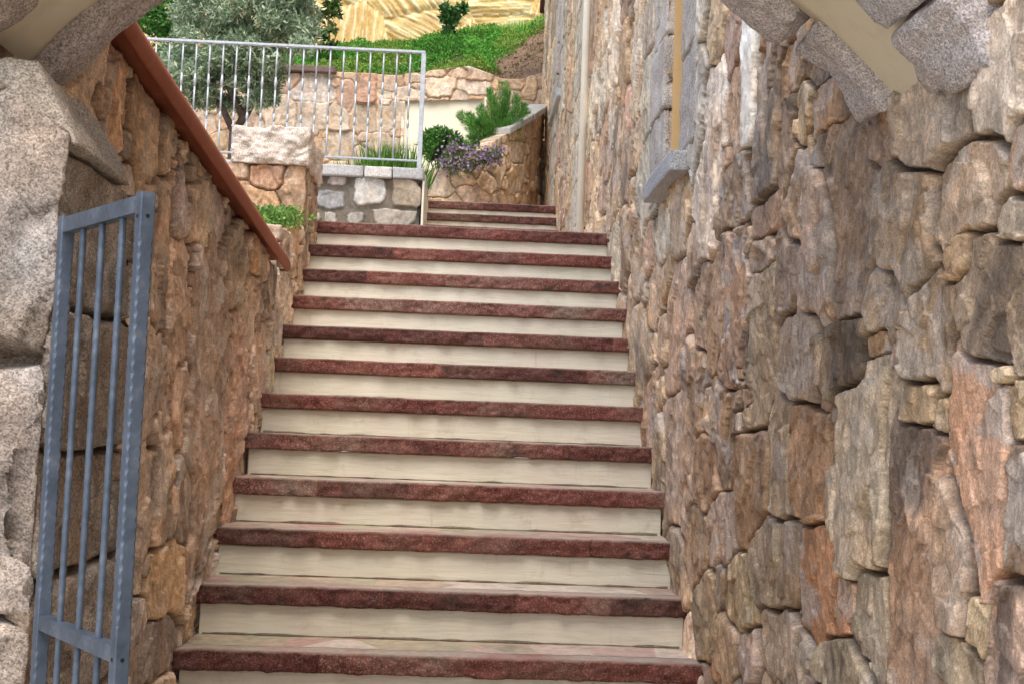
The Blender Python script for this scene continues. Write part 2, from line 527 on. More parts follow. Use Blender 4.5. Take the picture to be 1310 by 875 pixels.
def build_house_wall():
    sd = Seeds()
    L = [(1201,120,100,190,S(170,154,144)),(1280,86,80,180,S(190,180,174)),(1304,192,30,100,S(168,122,90)),
         (1090,280,75,245,S(140,116,100)),(1123,175,38,100,S(166,134,116)),(1150,310,75,190,S(132,116,102)),
         (1235,240,80,130,S(156,134,118)),(1290,280,50,70,S(140,130,118)),(1064,134,40,50,S(160,122,86)),
         (1009,100,28,60,S(150,112,74)),(985,150,26,200,S(128,114,104)),(961,95,17,170,S(226,222,218)),
         (944,140,20,110,S(164,134,116)),(941,250,40,80,S(132,118,104)),(1009,190,20,130,S(150,122,98)),
         (978,285,34,60,S(170,138,120)),(1050,325,45,190,S(170,142,128)),(1134,380,56,140,S(140,124,106)),
         (1190,430,54,130,S(146,124,102)),(1275,375,92,180,S(126,114,104)),(1245,600,70,320,S(172,126,104)),
         (1281,475,26,28,S(190,172,144)),(1302,520,34,76,S(182,164,134)),(1175,512,46,58,S(158,136,108)),
         (1203,525,16,50,S(176,146,104)),(1168,705,72,320,S(160,126,108)),(1118,445,35,34,S(158,126,90)),
         (1098,600,70,270,S(182,168,150)),(1080,462,58,100,S(146,130,108)),(1022,450,54,130,S(148,138,132)),
         (974,430,38,170,S(150,136,116)),(942,390,32,190,S(168,132,112)),(907,390,32,110,S(158,128,102)),
         (865,420,24,160,S(170,140,122)),(975,315,34,50,S(156,132,112)),(1008,355,28,110,S(120,114,116)),
         (998,575,26,160,S(188,176,156)),(1032,590,50,150,S(164,122,84)),(1070,560,22,80,S(146,132,116)),
         (1047,748,50,150,S(186,122,76)),(1082,755,28,50,S(164,124,104)),(1113,785,42,140,S(154,146,132)),
         (1225,700,44,200,S(132,106,90)),(1255,800,34,76,S(172,150,112)),(1287,810,46,150,S(166,138,130)),
         (1300,660,30,170,S(124,102,90)),(1222,842,60,66,S(150,136,114)),(1003,830,58,90,S(160,150,142)),
         (1075,845,62,64,S(162,148,126)),(980,720,38,115,S(142,134,122)),(1012,715,24,100,S(142,126,108)),
         (960,840,24,80,S(172,154,152)),(948,760,38,110,S(160,144,112)),(932,830,32,80,S(182,150,116)),
         (960,640,38,130,S(156,120,86)),(925,675,34,90,S(166,144,134)),(905,600,30,90,S(160,128,104)),
         (890,700,26,90,S(162,136,112)),(905,780,26,90,S(158,142,118)),(888,500,24,110,S(164,136,112)),
         (925,560,28,110,S(158,128,96)),(1020,260,24,110,S(150,124,100)),(1120,60,60,70,S(150,138,128)),
         (1060,60,50,60,S(140,126,112)),(1240,20,60,40,S(150,128,110))]
    for (x, y, w, h, c) in L:
        px_seed(sd, x, y, w, h, c, XR, 1 if (x, y) == (961, 95) else 0)
    # granite quoins of the near window and of the pipe corner
    for k in range(9):
        sd.add(5.93, 2.98+k*0.42, 0.42 if k % 2 else 0.36, 0.21, S(176, 170, 160), 0, 1)
        sd.add(4.80, 3.02+k*0.44, 0.26 if k % 2 else 0.22, 0.22, S(190, 184, 176), 0, 1)
    for k in range(13):
        sd.add(10.15+(0.1 if k % 2 else 0), 2.8+k*0.38, 0.46, 0.19, S(170, 164, 154), 0, 1)
        sd.add(13.30, 4.2+k*0.40, 0.36, 0.2, S(170, 164, 154), 0, 1)
        sd.add(12.25, 5.0+k*0.40, 0.28, 0.2, S(170, 164, 154), 0, 1)
    rng = np.random.default_rng(5)
    near = [BROWN, PINK, GREY, TAN, TAN, LAV, BROWN, ORANGE, LIGHT, DARK]
    sd.fill(-0.8, 4.2, -0.1, 5.0, [(0.16, 0.24), (0.09, 0.14), (0.05, 0.08), (0.03, 0.045)], near, rng, (0.5, 1.9), 900)
    far = [c*1.2 for c in (TAN, TAN, BROWN, PINK*0.95, GREY, LIGHT, TAN*1.1, S(178, 154, 126))]
    sd.fill(4.2, 16.2, -0.1, 7.7, [(0.18, 0.30), (0.10, 0.16), (0.06, 0.09)], far, rng, (0.5, 1.8), 2200)
    # columns: spaced for the eye near the camera, at most 35 mm far away
    ys = [-0.5]
    while ys[-1] < 1.8: ys.append(ys[-1]+(0.03 if ys[-1] < 0.3 else 0.009))
    while ys[-1] < WALL_END: ys.append(ys[-1]+min(max(0.00050*ys[-1]**2, 0.002), 0.020))
    ys = np.array(ys)
    def zlo(y):
        st = np.minimum(0.55+0.615*(y-4.43), 2.75)
        return np.clip(np.maximum(1.66-0.215*y, st), 0.05, 3.0)
    lo = zlo(ys); hi = np.minimum(7.55, 1.78+0.40*np.maximum(ys, 1.8))
    t = np.linspace(0, 1, 540)
    fine = lo[:, None]+(hi-lo)[:, None]*t[None, :]
    below = lo[:, None]*np.linspace(0, 1, 9)[None, :-1]
    above = hi[:, None]+(7.6-hi)[:, None]*np.linspace(0, 1, 22)[None, 1:]
    V = np.concatenate([below, fine, above], axis=1)
    U = np.repeat(ys[:, None], V.shape[1], axis=1)
    H, C, K = stone_field(U, V, sd, 100, joint=0.0046, bevel=0.006, depth=0.036, gain=(1.52, 1.46, 1.26), minw=np.clip(0.0005*U**2, 0.002, 0.02))
    H = np.where(K > 0.5, H*0.6+0.012, H)
    fade = sstep(6, 14, U)
    H = H*(1-0.35*fade)
    hole = np.zeros(U.shape, bool)
    for (a, b, c, d) in (WIN_A, WIN_B):
        hole |= (U > a) & (U < b) & (V > c) & (V < d)
    P0 = np.stack([np.full(U.shape, XR+0.0), U, V], -1)
    Nn = np.zeros(P0.shape); Nn[..., 0] = -1
    sheet('wall', P0, Nn, H+0.004, C, M['schist'], 0.5, house, hole)

build_house_wall()

# vertex-coloured block with a rough surface: f(s,t,w) maps the unit cube to space
def rough_block(name, f, mat, col, parent=None, n=14, amp=0.012, freq=9.0, rnd=0.10, seed=0, vary=0.2):
    verts = []; faces = []; index = {}
    def key(i, j, k): return (i, j, k)
    def vid(i, j, k):
        kk = (i, j, k)
        if kk not in index:
            p = np.array([i, j, k])/n*2-1
            m = np.max(np.abs(p))
            l = np.linalg.norm(p)
            # round the cube's edges a little
            e = np.sort(np.abs(p))[::-1]
            p2 = p*(1-rnd*max(0.0, e[1]-0.72)**1.3*1.6)
            q = (p2+1)/2
            index[kk] = len(verts)
            verts.append(f(q[0], q[1], q[2]))
        return index[kk]
    for ax in range(3):
        for side in (0, n):
            for i in range(n):
                for j in range(n):
                    def mk(a, b):
                        c = [0, 0, 0]; c[ax] = side; c[(ax+1) % 3] = a; c[(ax+2) % 3] = b
                        return vid(*c)
                    qd = [mk(i, j), mk(i+1, j), mk(i+1, j+1), mk(i, j+1)]
                    faces.append(qd if side else qd[::-1])
    V = np.array(verts)
    ctr = V.mean(axis=0)
    cols = []
    out = []
    for p in V:
        d = p-ctr
        d = d/np.linalg.norm(d)
        v = Vector(p)*freq + Vector((seed*7.1, seed*3.3, seed))
        a = mnoise.fractal(v, 0.9, 2.1, 5) * amp
        a += (round(mnoise.noise(v*0.55)*4)/4)*amp*0.9
        out.append(p+d*a)
        cols.append(col*(1+vary*mnoise.fractal(v*0.5+Vector((9, 9, 9)), 0.9, 2.0, 4)))
    return np_mesh(name, np.array(out), np.array(faces), mat, np.clip(np.array(cols), 0.01, 0.9), True, parent)

def box_map(lo, hi):
    lo = np.array(lo, float); hi = np.array(hi, float)
    return lambda s, t, w: lo + (hi-lo)*np.array([s, t, w])

def seg_map(p0, p1, width, z0, z1, z0b=None, z1b=None):
    """a bar from p0 to p1 in plan, z0..z1 at the start, z0b..z1b at the end"""
    p0 = np.array(p0, float); p1 = np.array(p1, float)
    d = (p1-p0)/np.linalg.norm(p1-p0); nn = np.array([-d[1], d[0]])
    z0b = z0 if z0b is None else z0b
    z1b = z1 if z1b is None else z1b
    def f(s, t, w):
        xy = p0+(p1-p0)*s+nn*width*(t-0.5)
        return np.array([xy[0], xy[1], (z0+(z0b-z0)*s)*(1-w)+(z1+(z1b-z1)*s)*w])
    return f

# windows of the house
def build_window(win, lip, y0, y1):
    a, b, c, d = win
    # plastered reveal and the closed shutter at its back
    rv = bmesh.new()
    add_box(rv, (XR+0.015, b-0.02, c), (XR+0.46, b+0.8, d), 0)
    add_box(rv, (XR+0.015, a-0.8, c), (XR+0.46, a+0.02, d), 0)
    add_box(rv, (XR+0.015, a+0.023, d-0.06), (XR+0.46, b-0.023, d+0.1), 0)
    o = bm_obj('window', rv, M['window_plaster'], house)
    for y0_, y1_ in ((b-0.006, b+0.36), (a-0.30, a+0.006)):
        z = c-0.08 if y0_ > a else c
        k = 0
        while z < d:
            h = (0.40, 0.34, 0.47, 0.37)[k % 4]
            rough_block('jamb_stone', box_map((XR-0.022-0.006*(k % 2), y0_, z+0.004), (XR+0.11, y1_+(0.05 if k % 2 and y0_ > a else 0), z+h-0.004)), M['granite'],
                        S(196, 188, 178)*(1.0+0.1*((k*7) % 3-1)), o, 20, 0.014, 10, 0.08, 200+k+int(a*10), 0.2)
            z += h; k += 1
    sh = bmesh.new()
    add_box(sh, (XR+0.40, a+0.023, c), (XR+0.44, b-0.023, d-0.063), 0)
    bm_obj('shutter', sh, M['eave'], o)
    rough_block('sill', box_map((XR-lip, y0, c-0.090), (XR+0.40, y1, c-0.005)), M['granite'], S(180, 180, 180), o, 12, 0.004, 12, 0.05, 3, 0.08)

def mat_quoin():
    k = NT('dressed granite')
    n = k.noise(14, 5, 0.7); n2 = k.noise(150, 3, 0.75)
    c = k.ramp(n, [(0.3, S(140, 132, 124)), (0.7, S(172, 164, 154))])
    c = k.mix(c, k.grey(n2, 0.6, 1.4), 1.0, 'MULTIPLY')
    return k.done(c, 0.85, k.bump(n2, 0.6, 0.004, k.bump(n, 0.7, 0.02)))
M['quoin'] = mat_quoin()
build_window(WIN_A, 0.085, 4.92, 5.67)
build_window(WIN_B, 0.055, 12.3, 13.6)

# cream downpipe
def build_pipe():
    bm = bmesh.new()
    add_tube(bm, [(XR-0.055, 9.2, 2.93), (XR-0.055, 9.2, 7.5)], 0.029, 14)
    o = bm_obj('downpipe', bm, M['pipe'], house, True)
build_pipe()

def build_eave():
    bm = bmesh.new()
    add_box(bm, (XR-0.30, -0.5, 7.62), (XR+1.2, WALL_END+0.35, 7.74))
    add_box(bm, (XR-0.06, WALL_END+0.02, 7.18), (XR+1.0, WALL_END+0.34, 7.60), 0.01)
    bm_obj('roof_eave', bm, M['eave'], house)
build_eave()

# =================================================================== left boundary wall with its metal capping
def wall_top(y):
    return np.interp(y, [2.5, 3.2, 6.23, 6.27, 7.05, 7.9], [2.80, 2.705, 2.47, 2.60, 2.86, 2.88])

LEFT_PAL = [S(178, 150, 118), S(168, 138, 106), S(184, 156, 126), S(166, 144, 120), S(146, 124, 104), S(188, 152, 114), S(178, 156, 138), S(194, 174, 148), S(172, 152, 120)]
left = empty('boundary_wall', (-1.2, 5, 0))
tag(left, 'low golden brown stone wall left of the steps with sloping metal capping', 'wall')

def build_left():
    sd = Seeds()
    for (x, y, w, h, c) in [(262, 520, 52, 420, S(120, 94, 74)), (298, 560, 26, 330, S(150, 110, 86)), (228, 400, 30, 150, S(158, 124, 94)),
                            (205, 340, 26, 200, S(166, 132, 100)), (330, 325, 24, 60, S(178, 132, 82)), (212, 640, 24, 130, S(172, 142, 112)),
                            (235, 520, 22, 130, S(164, 128, 98)), (215, 740, 44, 110, S(170, 136, 90)), (238, 640, 26, 140, S(104, 92, 84)),
                            (190, 150, 34, 150, S(160, 126, 84)), (150, 130, 26, 130, S(172, 126, 82)), (200, 830, 50, 80, S(118, 104, 92)),
                            (330, 480, 20, 90, S(160, 134, 114)), (318, 400, 18, 110, S(158, 128, 98)), (378, 300, 20, 90, S(164, 124, 84)), (366, 320, 14, 60, S(184, 152, 124))]:
        px_seed(sd, x, y, w, h, c*1.25, XL)
    rng = np.random.default_rng(15)
    sd.fill(2.3, 8.1, -0.1, 3.0, [(0.20, 0.32), (0.12, 0.17), (0.05, 0.08), (0.03, 0.045)], LEFT_PAL, rng, (0.4, 1.5), 1100)
    ys = [2.5]
    while ys[-1] < 7.76: ys.append(ys[-1]+min(max(0.0006*ys[-1]**2, 0.004), 0.012))
    ys = np.array(ys)
    lo = np.clip(np.maximum(1.66-0.215*ys, 0.55+0.615*(ys-4.43)), 0.05, 2.6)
    hi = wall_top(ys)
    V = np.concatenate([lo[:, None]*np.linspace(0, 1, 7)[None, :-1], lo[:, None]+(hi-lo)[:, None]*np.linspace(0, 1, 520)[None, :]], axis=1)
    U = np.repeat(ys[:, None], V.shape[1], axis=1)
    H, C, K = stone_field(U, V, sd, 300, joint=0.0046, bevel=0.006, depth=0.036, bump=0.018, gain=(1.62, 1.70, 1.80), minw=np.clip(0.0006*U**2, 0.004, 0.012))
    P0 = np.stack([np.full(U.shape, XL), U, V], -1)
    Nn = np.zeros(P0.shape); Nn[..., 0] = 1
    sheet('wall', P0[::-1], Nn, (H+0.002)[::-1], C[::-1], M['schist'], 0.42, left)
    # stones laid on the top of the raised end
    bm = None
    k = 0
    # capping: rolled sheet metal, sloping gently down away from the arch
    prof = [(-0.115, -0.012), (-0.118, 0.012), (-0.10, 0.032), (-0.045, 0.047), (0.0, 0.043), (0.032, 0.026), (0.042, 0.002), (0.038, -0.022), (0.027, -0.032), (0.020, -0.026), (0.028, -0.004), (0.02, 0.012), (0.0, 0.02), (-0.08, 0.012)]
    bm = bmesh.new()
    rings = []
    for y in np.linspace(2.66, 6.20, 12):
        z = float(np.interp(y, [2.5, 3.2, 6.23], [2.80, 2.705, 2.47])) + 0.012
        rings.append([bm.verts.new((XL+0.03+dx*1.15, y, z+dz*1.15)) for dx, dz in prof])
    n = len(prof)
    for a, b in zip(rings, rings[1:]):
        for i in range(n):
            bm.faces.new((a[i], a[(i+1) % n], b[(i+1) % n], b[i]))
    bm.faces.new(rings[0]); bm.faces.new(rings[-1][::-1])
    bm_obj('capping', bm, M['cap'], left, True)
build_left()

# pier at the head of the left wall with a big rough block on top
def loop_path(corners, du):
    """resample a polyline; returns arclength, points and outward normals smoothed over the corners"""
    pts = [np.array(c, float) for c in corners]
    P = []; T = []; u = []
    acc = 0
    for a, b in zip(pts, pts[1:]):
        L = np.linalg.norm(b-a)
        n = max(2, int(L/du))
        for i in range(n):
            P.append(a+(b-a)*i/n); T.append((b-a)/L); u.append(acc+L*i/n)
        acc += L
    P.append(pts[-1]); T.append(T[-1]); u.append(acc)
    P = np.array(P); T = np.array(T); u = np.array(u)
    Ts = T.copy()
    w = max(1, int(0.02/du))
    for s in range(-w, w+1):
        if s: Ts += np.roll(T, s, axis=0) if False else T[np.clip(np.arange(len(T))+s, 0, len(T)-1)]
    Ts /= np.linalg.norm(Ts, axis=1)[:, None]
    Nn = np.stack([Ts[:, 1], -Ts[:, 0]], -1)
    return u, P, Nn

def path_wall(name, corners, z0, z1, du, dz, sd, seed, mat, thick, parent, lift=0.0, **kw):
    u, P, Nn = loop_path(corners, du)
    top = z1(u) if callable(z1) else np.full(len(u), z1)
    bot = z0(u) if callable(z0) else np.full(len(u), z0)
    nz = int((top-bot).max()/dz)
    V = bot[:, None]+(top-bot)[:, None]*np.linspace(0, 1, nz)[None, :]
    U = np.repeat(u[:, None], nz, axis=1)
    H, C, K = stone_field(U, V, sd, seed, **kw)
    P0 = np.stack([np.repeat(P[:, 0:1], nz, 1), np.repeat(P[:, 1:2], nz, 1), V], -1)
    NN = np.zeros(P0.shape)
    NN[..., 0] = Nn[:, 0:1]; NN[..., 1] = Nn[:, 1:2]
    return sheet(name, P0, NN, H+lift, C, mat, thick, parent)

pier = empty('stone_pier', (-1.2, 7.45, 2.6))
tag(pier, 'short square stone pier topped by one big pale granite block', 'pier')
def build_pier():
    x0, x1, y0, y1 = -1.385, -0.945, 7.10, 7.72
    sd = Seeds()
    # front face starts at u = 0.62
    f0 = y1-y0
    def fr(x, z, a, b, c, r=0.0): sd.add(f0+(x-x0), z, a, b, c, r)
    fr(-1.23, 2.93, 0.17, 0.11, S(186, 150, 112), -0.45)
    fr(-1.15, 3.095, 0.11, 0.07, S(196, 150, 122))
    fr(-1.01, 3.00, 0.09, 0.17, S(180, 146, 118))
    fr(-1.33, 3.12, 0.07, 0.05, S(170, 146, 122))
    fr(-1.28, 2.78, 0.16, 0.08, S(176, 158, 136))
    fr(-1.05, 2.80, 0.12, 0.08, S(188, 170, 150))
    rng = np.random.default_rng(3)
    sd.fill(0, 2.3, 2.5, 3.3, [(0.09, 0.15), (0.05, 0.08), (0.03, 0.04)], [S(182, 152, 122), S(174, 142, 112), S(190, 164, 136), S(168, 142, 118)], rng, (0.4, 1.2), 300)
    path_wall('shaft', [(x0, y1), (x0, y0), (x1, y0), (x1, y1), (x0+0.01, y1)], 2.45, 3.165, 0.008, 0.007, sd, 500, M['schist'], 0.1, pier,
              joint=0.0045, bevel=0.008, depth=0.03, warp=0.014, rough=0.9, mortar=S(130, 104, 84))
    rough_block('capstone', box_map((x0+0.012, y0-0.03, 3.162), (x1+0.02, y1+0.03, 3.375)), M['granite'], S(216, 204, 192), pier, 40, 0.030, 9, 0.07, 2, 0.2)
build_pier()

# =================================================================== the staircases
def slab_mesh(name, x0, x1, y0, depth, z1, t, seed, parent):
    """a rough-fronted stone nosing: several pieces butted together, broken front face"""
    rs = np.random.default_rng(seed)
    nx, nz, ny = 150, 9, 5
    xs = np.linspace(x0, x1, nx)
    prof = []   # (y, z, roughness)
    for k in range(nz): prof.append((y0, z1-t+t*k/(nz-1), 1.0))
    for k in range(1, ny): prof.append((y0+depth*k/(ny-1), z1, 0.15))
    prof.append((y0+depth, z1-t, 0)); prof.append((y0+0.02, z1-t, 0.3))
    m = len(prof)
    cuts = np.cumsum(rs.uniform(0.28, 0.62, 8))+x0
    V = np.zeros((nx, m, 3))
    for j, (y, z, r) in enumerate(prof):
        nz_ = fbm(xs*14+seed*3.1, np.full(nx, z*22+seed), seed, 4, 0.6)-0.5
        nz2 = fbm(xs*50, np.full(nx, z*60.0), seed+5, 2)-0.5
        lobe = -0.002*np.sin(np.clip((z-(z1-t))/t, 0, 1)*math.pi)
        dy = (0.55 if j == nz-1 else 1.0)*r*(0.026*nz_+0.016*nz2+lobe) if j < nz else r*0.01*nz_
        jn = np.min(np.abs(xs[:, None]-cuts[None, :]), axis=1)
        dy = dy + (0.012*np.exp(-(jn/0.005)**2) if j < nz else 0)
        zz = z + (0.010*nz_ if (j == 0 or j == m-1) else 0.003*(fbm(xs*6, np.full(nx, y*9+seed), seed+2, 3)-0.5)*2)
        V[:, j] = np.stack([xs, y+dy, np.full(nx, 0.0)+zz], -1)
    idx = np.arange(nx*m).reshape(nx, m)
    nx_ = np.roll(idx, -1, axis=1)
    q = np.stack([idx[:-1], idx[1:], nx_[1:], nx_[:-1]], -1).reshape(-1, 4)
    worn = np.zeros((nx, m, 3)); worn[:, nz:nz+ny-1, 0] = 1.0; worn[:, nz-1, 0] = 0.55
    tn = rs.uniform(0, 1, 10)
    worn[:, :, 1] = tn[np.searchsorted(cuts, xs)][:, None]
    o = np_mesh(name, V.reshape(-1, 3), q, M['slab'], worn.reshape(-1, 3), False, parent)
    # end caps
    bm = bmesh.new(); bm.from_mesh(o.data)
    bmesh.ops.holes_fill(bm, edges=[e for e in bm.edges if e.is_boundary], sides=0)
    bmesh.ops.recalc_face_normals(bm, faces=bm.faces)
    bm.to_mesh(o.data); bm.free()
    return o

def build_stairs(name, label, x0, x1, y1, z_base, rise, run, n, t, back):
    root = empty(name, (0.5*(x0+x1), y1, z_base))
    tag(root, label, 'stairs', 'flights of outdoor steps')
    for i in range(n):
        z = z_base+rise*(i+1); y = y1+run*i
        last = i == n-1
        bm = bmesh.new()
        yb = y+run+0.06 if not last else y+back
        add_box(bm, (x0, y+0.105, z-t), (x1, yb, z-0.003))
        st = bm_obj('step', bm, M['paving'], root)
        # risers end short of the rough walls
        rb = bmesh.new()
        e = 0.006
        add_box(rb, (x0+e, y+0.028, z-rise-0.02), (x1-e, y+0.10, z-t-0.001), 0.004)
        bm_obj('riser', rb, M['riser'], st)
        gr = bmesh.new()
        xs_ = np.linspace(x0+0.02, x1-0.02, 70)
        add_tube(gr, [(x, y+0.026, z-rise+0.001) for x in xs_], [max(0.0012, 0.020*(float(fbm(np.array(x*9+i*3.7), np.array(i*1.3), 5, 3))-0.36)) for x in xs_], 6)
        if i: bm_obj('grout', gr, M['grout'], st)
        else: gr.free()
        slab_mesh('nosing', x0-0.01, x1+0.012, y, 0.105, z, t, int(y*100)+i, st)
    return root

STEPS = 16
build_stairs('staircase', 'wide lower flight of steps with rough maroon nosings and cream risers', XL, XR, NOSE_Y1, -0.0, RISE, RUN, STEPS, 0.070, 0.30)
LAND_Z = RISE*STEPS
U_Y, U_N, U_R = 11.15, 6, 0.172
build_stairs('staircase', 'narrow upper flight beside the grey granite wall, two cream risers showing', -0.455, XR, U_Y, LAND_Z, U_R, 0.30, U_N, 0.075, 0.4)
TOP_Z = LAND_Z+U_R*U_N

def plain(name, lo, hi, mat, kind='structure'):
    bm = bmesh.new()
    add_box(bm, lo, hi)
    o = bm_obj(name, bm, mat)
    o['kind'] = kind
    return o
ground = bmesh.new()
vs = [ground.verts.new(p) for p in ((-90, -90, 0), (90, -90, 0), (90, 150, 0), (-90, 150, 0))]
ground.faces.new(vs)
o = bm_obj('ground', ground, M['grit']); o['kind'] = 'structure'
plain('landing', (-4.6, 7.79, 2.4), (XR+0.2, 11.60, LAND_Z-0.004), M['paving'])
plain('upper_landing', (-0.40, 12.98, 3.2), (XR+0.3, 16.6, TOP_Z-0.006), M['paving'])
plain('terrace', (-9, 11.50, 3.0), (-0.47, 16.6, 3.95), M['grit'])
plain('garden_soil', (-7, 2.72, 0.5), (-1.30, 7.08, 2.30), M['soil'])
bm = bmesh.new()
add_box(bm, (-1.35, 6.28, 2.2), (-1.02, 7.08, 2.66))
for v in bm.verts:
    if v.co.z > 2.5: v.co.z += 0.17*(v.co.y-6.28)
soil = bm_obj('planter_soil', bm, M['soil']); soil['kind'] = 'structure'

# =================================================================== granite terrace wall, its coping, and the railing
gw = empty('terrace_wall', (-1.5, 11.5, LAND_Z))
tag(gw, 'grey granite block wall with pale mortar and slab coping beyond the steps', 'wall')
GY = 11.35
def build_granite_wall():
    sd = Seeds()
    x_left = -4.6
    def bl(px, py, w, h, c):
        p = at(px, py, GY); q_ = at(px+w/2, py+h/2, GY)
        sd.add(p[0]-x_left, p[2], abs(q_[0]-p[0])*0.98, abs(q_[2]-p[2])*0.98, c)
    for a in [(433,230,26,19,S(172,158,150)),(473,243,46,36,S(184,184,182)),(520,243,42,42,S(170,158,140)),(424,254,40,25,S(148,154,160)),
              (409,231,9,17,S(176,168,150)),(422,278,24,16,S(170,168,160)),(455,277,28,17,S(160,158,150)),(507,276,64,20,S(168,160,148)),(408,278,8,20,S(160,166,150))]:
        bl(*a)
    rng = np.random.default_rng(8)
    pal = [S(168, 160, 150), S(150, 154, 158), S(180, 176, 170), S(170, 156, 140)]
    sd.fill(0, 3.15, 2.9, 4.0, [(0.14, 0.19), (0.08, 0.12), (0.05, 0.07)], pal, rng, (0.9, 1.9), 300)
    sd.fill(4.2, 6.2, 2.9, 4.0, [(0.14, 0.19), (0.08, 0.12), (0.05, 0.07)], pal, rng, (0.9, 1.9), 300)
    path_wall('wall', [(x_left, GY), (-0.46, GY), (-0.46, 12.95)], 2.9, 3.935, 0.009, 0.008, sd, 700, M['far_stone'], 0.15, gw,
              crisp=True, joint=0.024, bevel=0.014, depth=0.022, bump=0.008, tilt=0.05, warp=0.012, rough=0.35, mortar=S(98, 90, 78), stain=0.5, pow_=4.5, gain=(0.92, 0.92, 0.90), even=0.0)
    xs = [-4.6, -3.9, -3.2, -2.55, -1.86, -1.41, -0.98, -0.72]
    ends = xs[1:]+[-0.43]
    for i, (a, b) in enumerate(zip(xs, ends)):
        rough_block('coping', box_map((a+0.004, GY-0.05, 3.937), (b-0.004, GY+0.24, 4.035)), M['granite'],
                    S(176, 178, 180) if i % 2 else S(196, 196, 192), gw, 10, 0.005, 10, 0.06, 30+i, 0.08)
    for i, (a, b) in enumerate(((GY+0.25, 11.95), (11.96, 12.55))):
        rough_block('coping', box_map((-0.62, a, 3.937), (-0.425, b, 4.035)), M['granite'], S(198, 194, 196), gw, 10, 0.005, 10, 0.06, 50+i, 0.08)
    # cream rendered edge beside the upper steps
    bm = bmesh.new()
    add_box(bm, (-0.445, GY-0.012, LAND_Z), (-0.425, 12.9, 3.93), 0.003)
    bm_obj('rendered_edge', bm, M['riser'], gw)
build_granite_wall()

rail = empty('railing', (-2, 11.45, 4.03))
tag(rail, 'galvanised steel railing of thin upright bars on the granite wall coping', 'railing')
def build_rail():
    y = 11.44
    zt, zb = 5.15, 4.13
    def bar(name, pts, r, n=8):
        bm = bmesh.new(); add_tube(bm, pts, r, n)
        return bm_obj(name, bm, M['rail'], rail, True)
    bm = bmesh.new(); add_box(bm, (-4.4, y-0.02, zt-0.012), (-0.47, y+0.02, zt+0.012), 0.004)
    bm_obj('top_rail', bm, M['rail'], rail)
    bm = bmesh.new(); add_box(bm, (-4.4, y-0.014, zb-0.008), (-0.49, y+0.014, zb+0.008), 0.003)
    bm_obj('bottom_rail', bm, M['rail'], rail)
    for px in (-0.485, -3.31, -4.39):
        bm = bmesh.new(); add_box(bm, (px-0.021, y-0.021, 4.03), (px+0.021, y+0.021, zt-0.013), 0.004)
        bm_obj('post', bm, M['rail'], rail)
    x = -0.485-0.123
    first = None
    i = 0
    while x > -4.33:
        if abs(x+3.31) > 0.05:
            if first is None:
                bm = bmesh.new()
                add_tube(bm, [(0, 0, zb+0.008), (0, 0, zb+0.30)], 0.0085, 8)
                add_tube(bm, [(0, 0, zb+0.30), (0, 0, zb+0.34), (0, 0, zb+0.38)], [0.0085, 0.014, 0.0085], 8)
                add_tube(bm, [(0, 0, zb+0.38), (0, 0, zb+0.60)], 0.0085, 8)
                add_tube(bm, [(0, 0, zb+0.60), (0, 0, zb+0.66), (0, 0, zb+0.72)], [0.0085, 0.015, 0.0085], 8)
                add_tube(bm, [(0, 0, zb+0.72), (0, 0, zt-0.012)], 0.0085, 8)
                first = bm_obj('baluster', bm, M['rail'], rail, True)
                o = first
            else:
                o = first.copy(); COL.objects.link(o)
            o.location = (x, y, 0)
        x -= 0.123; i += 1
build_rail()

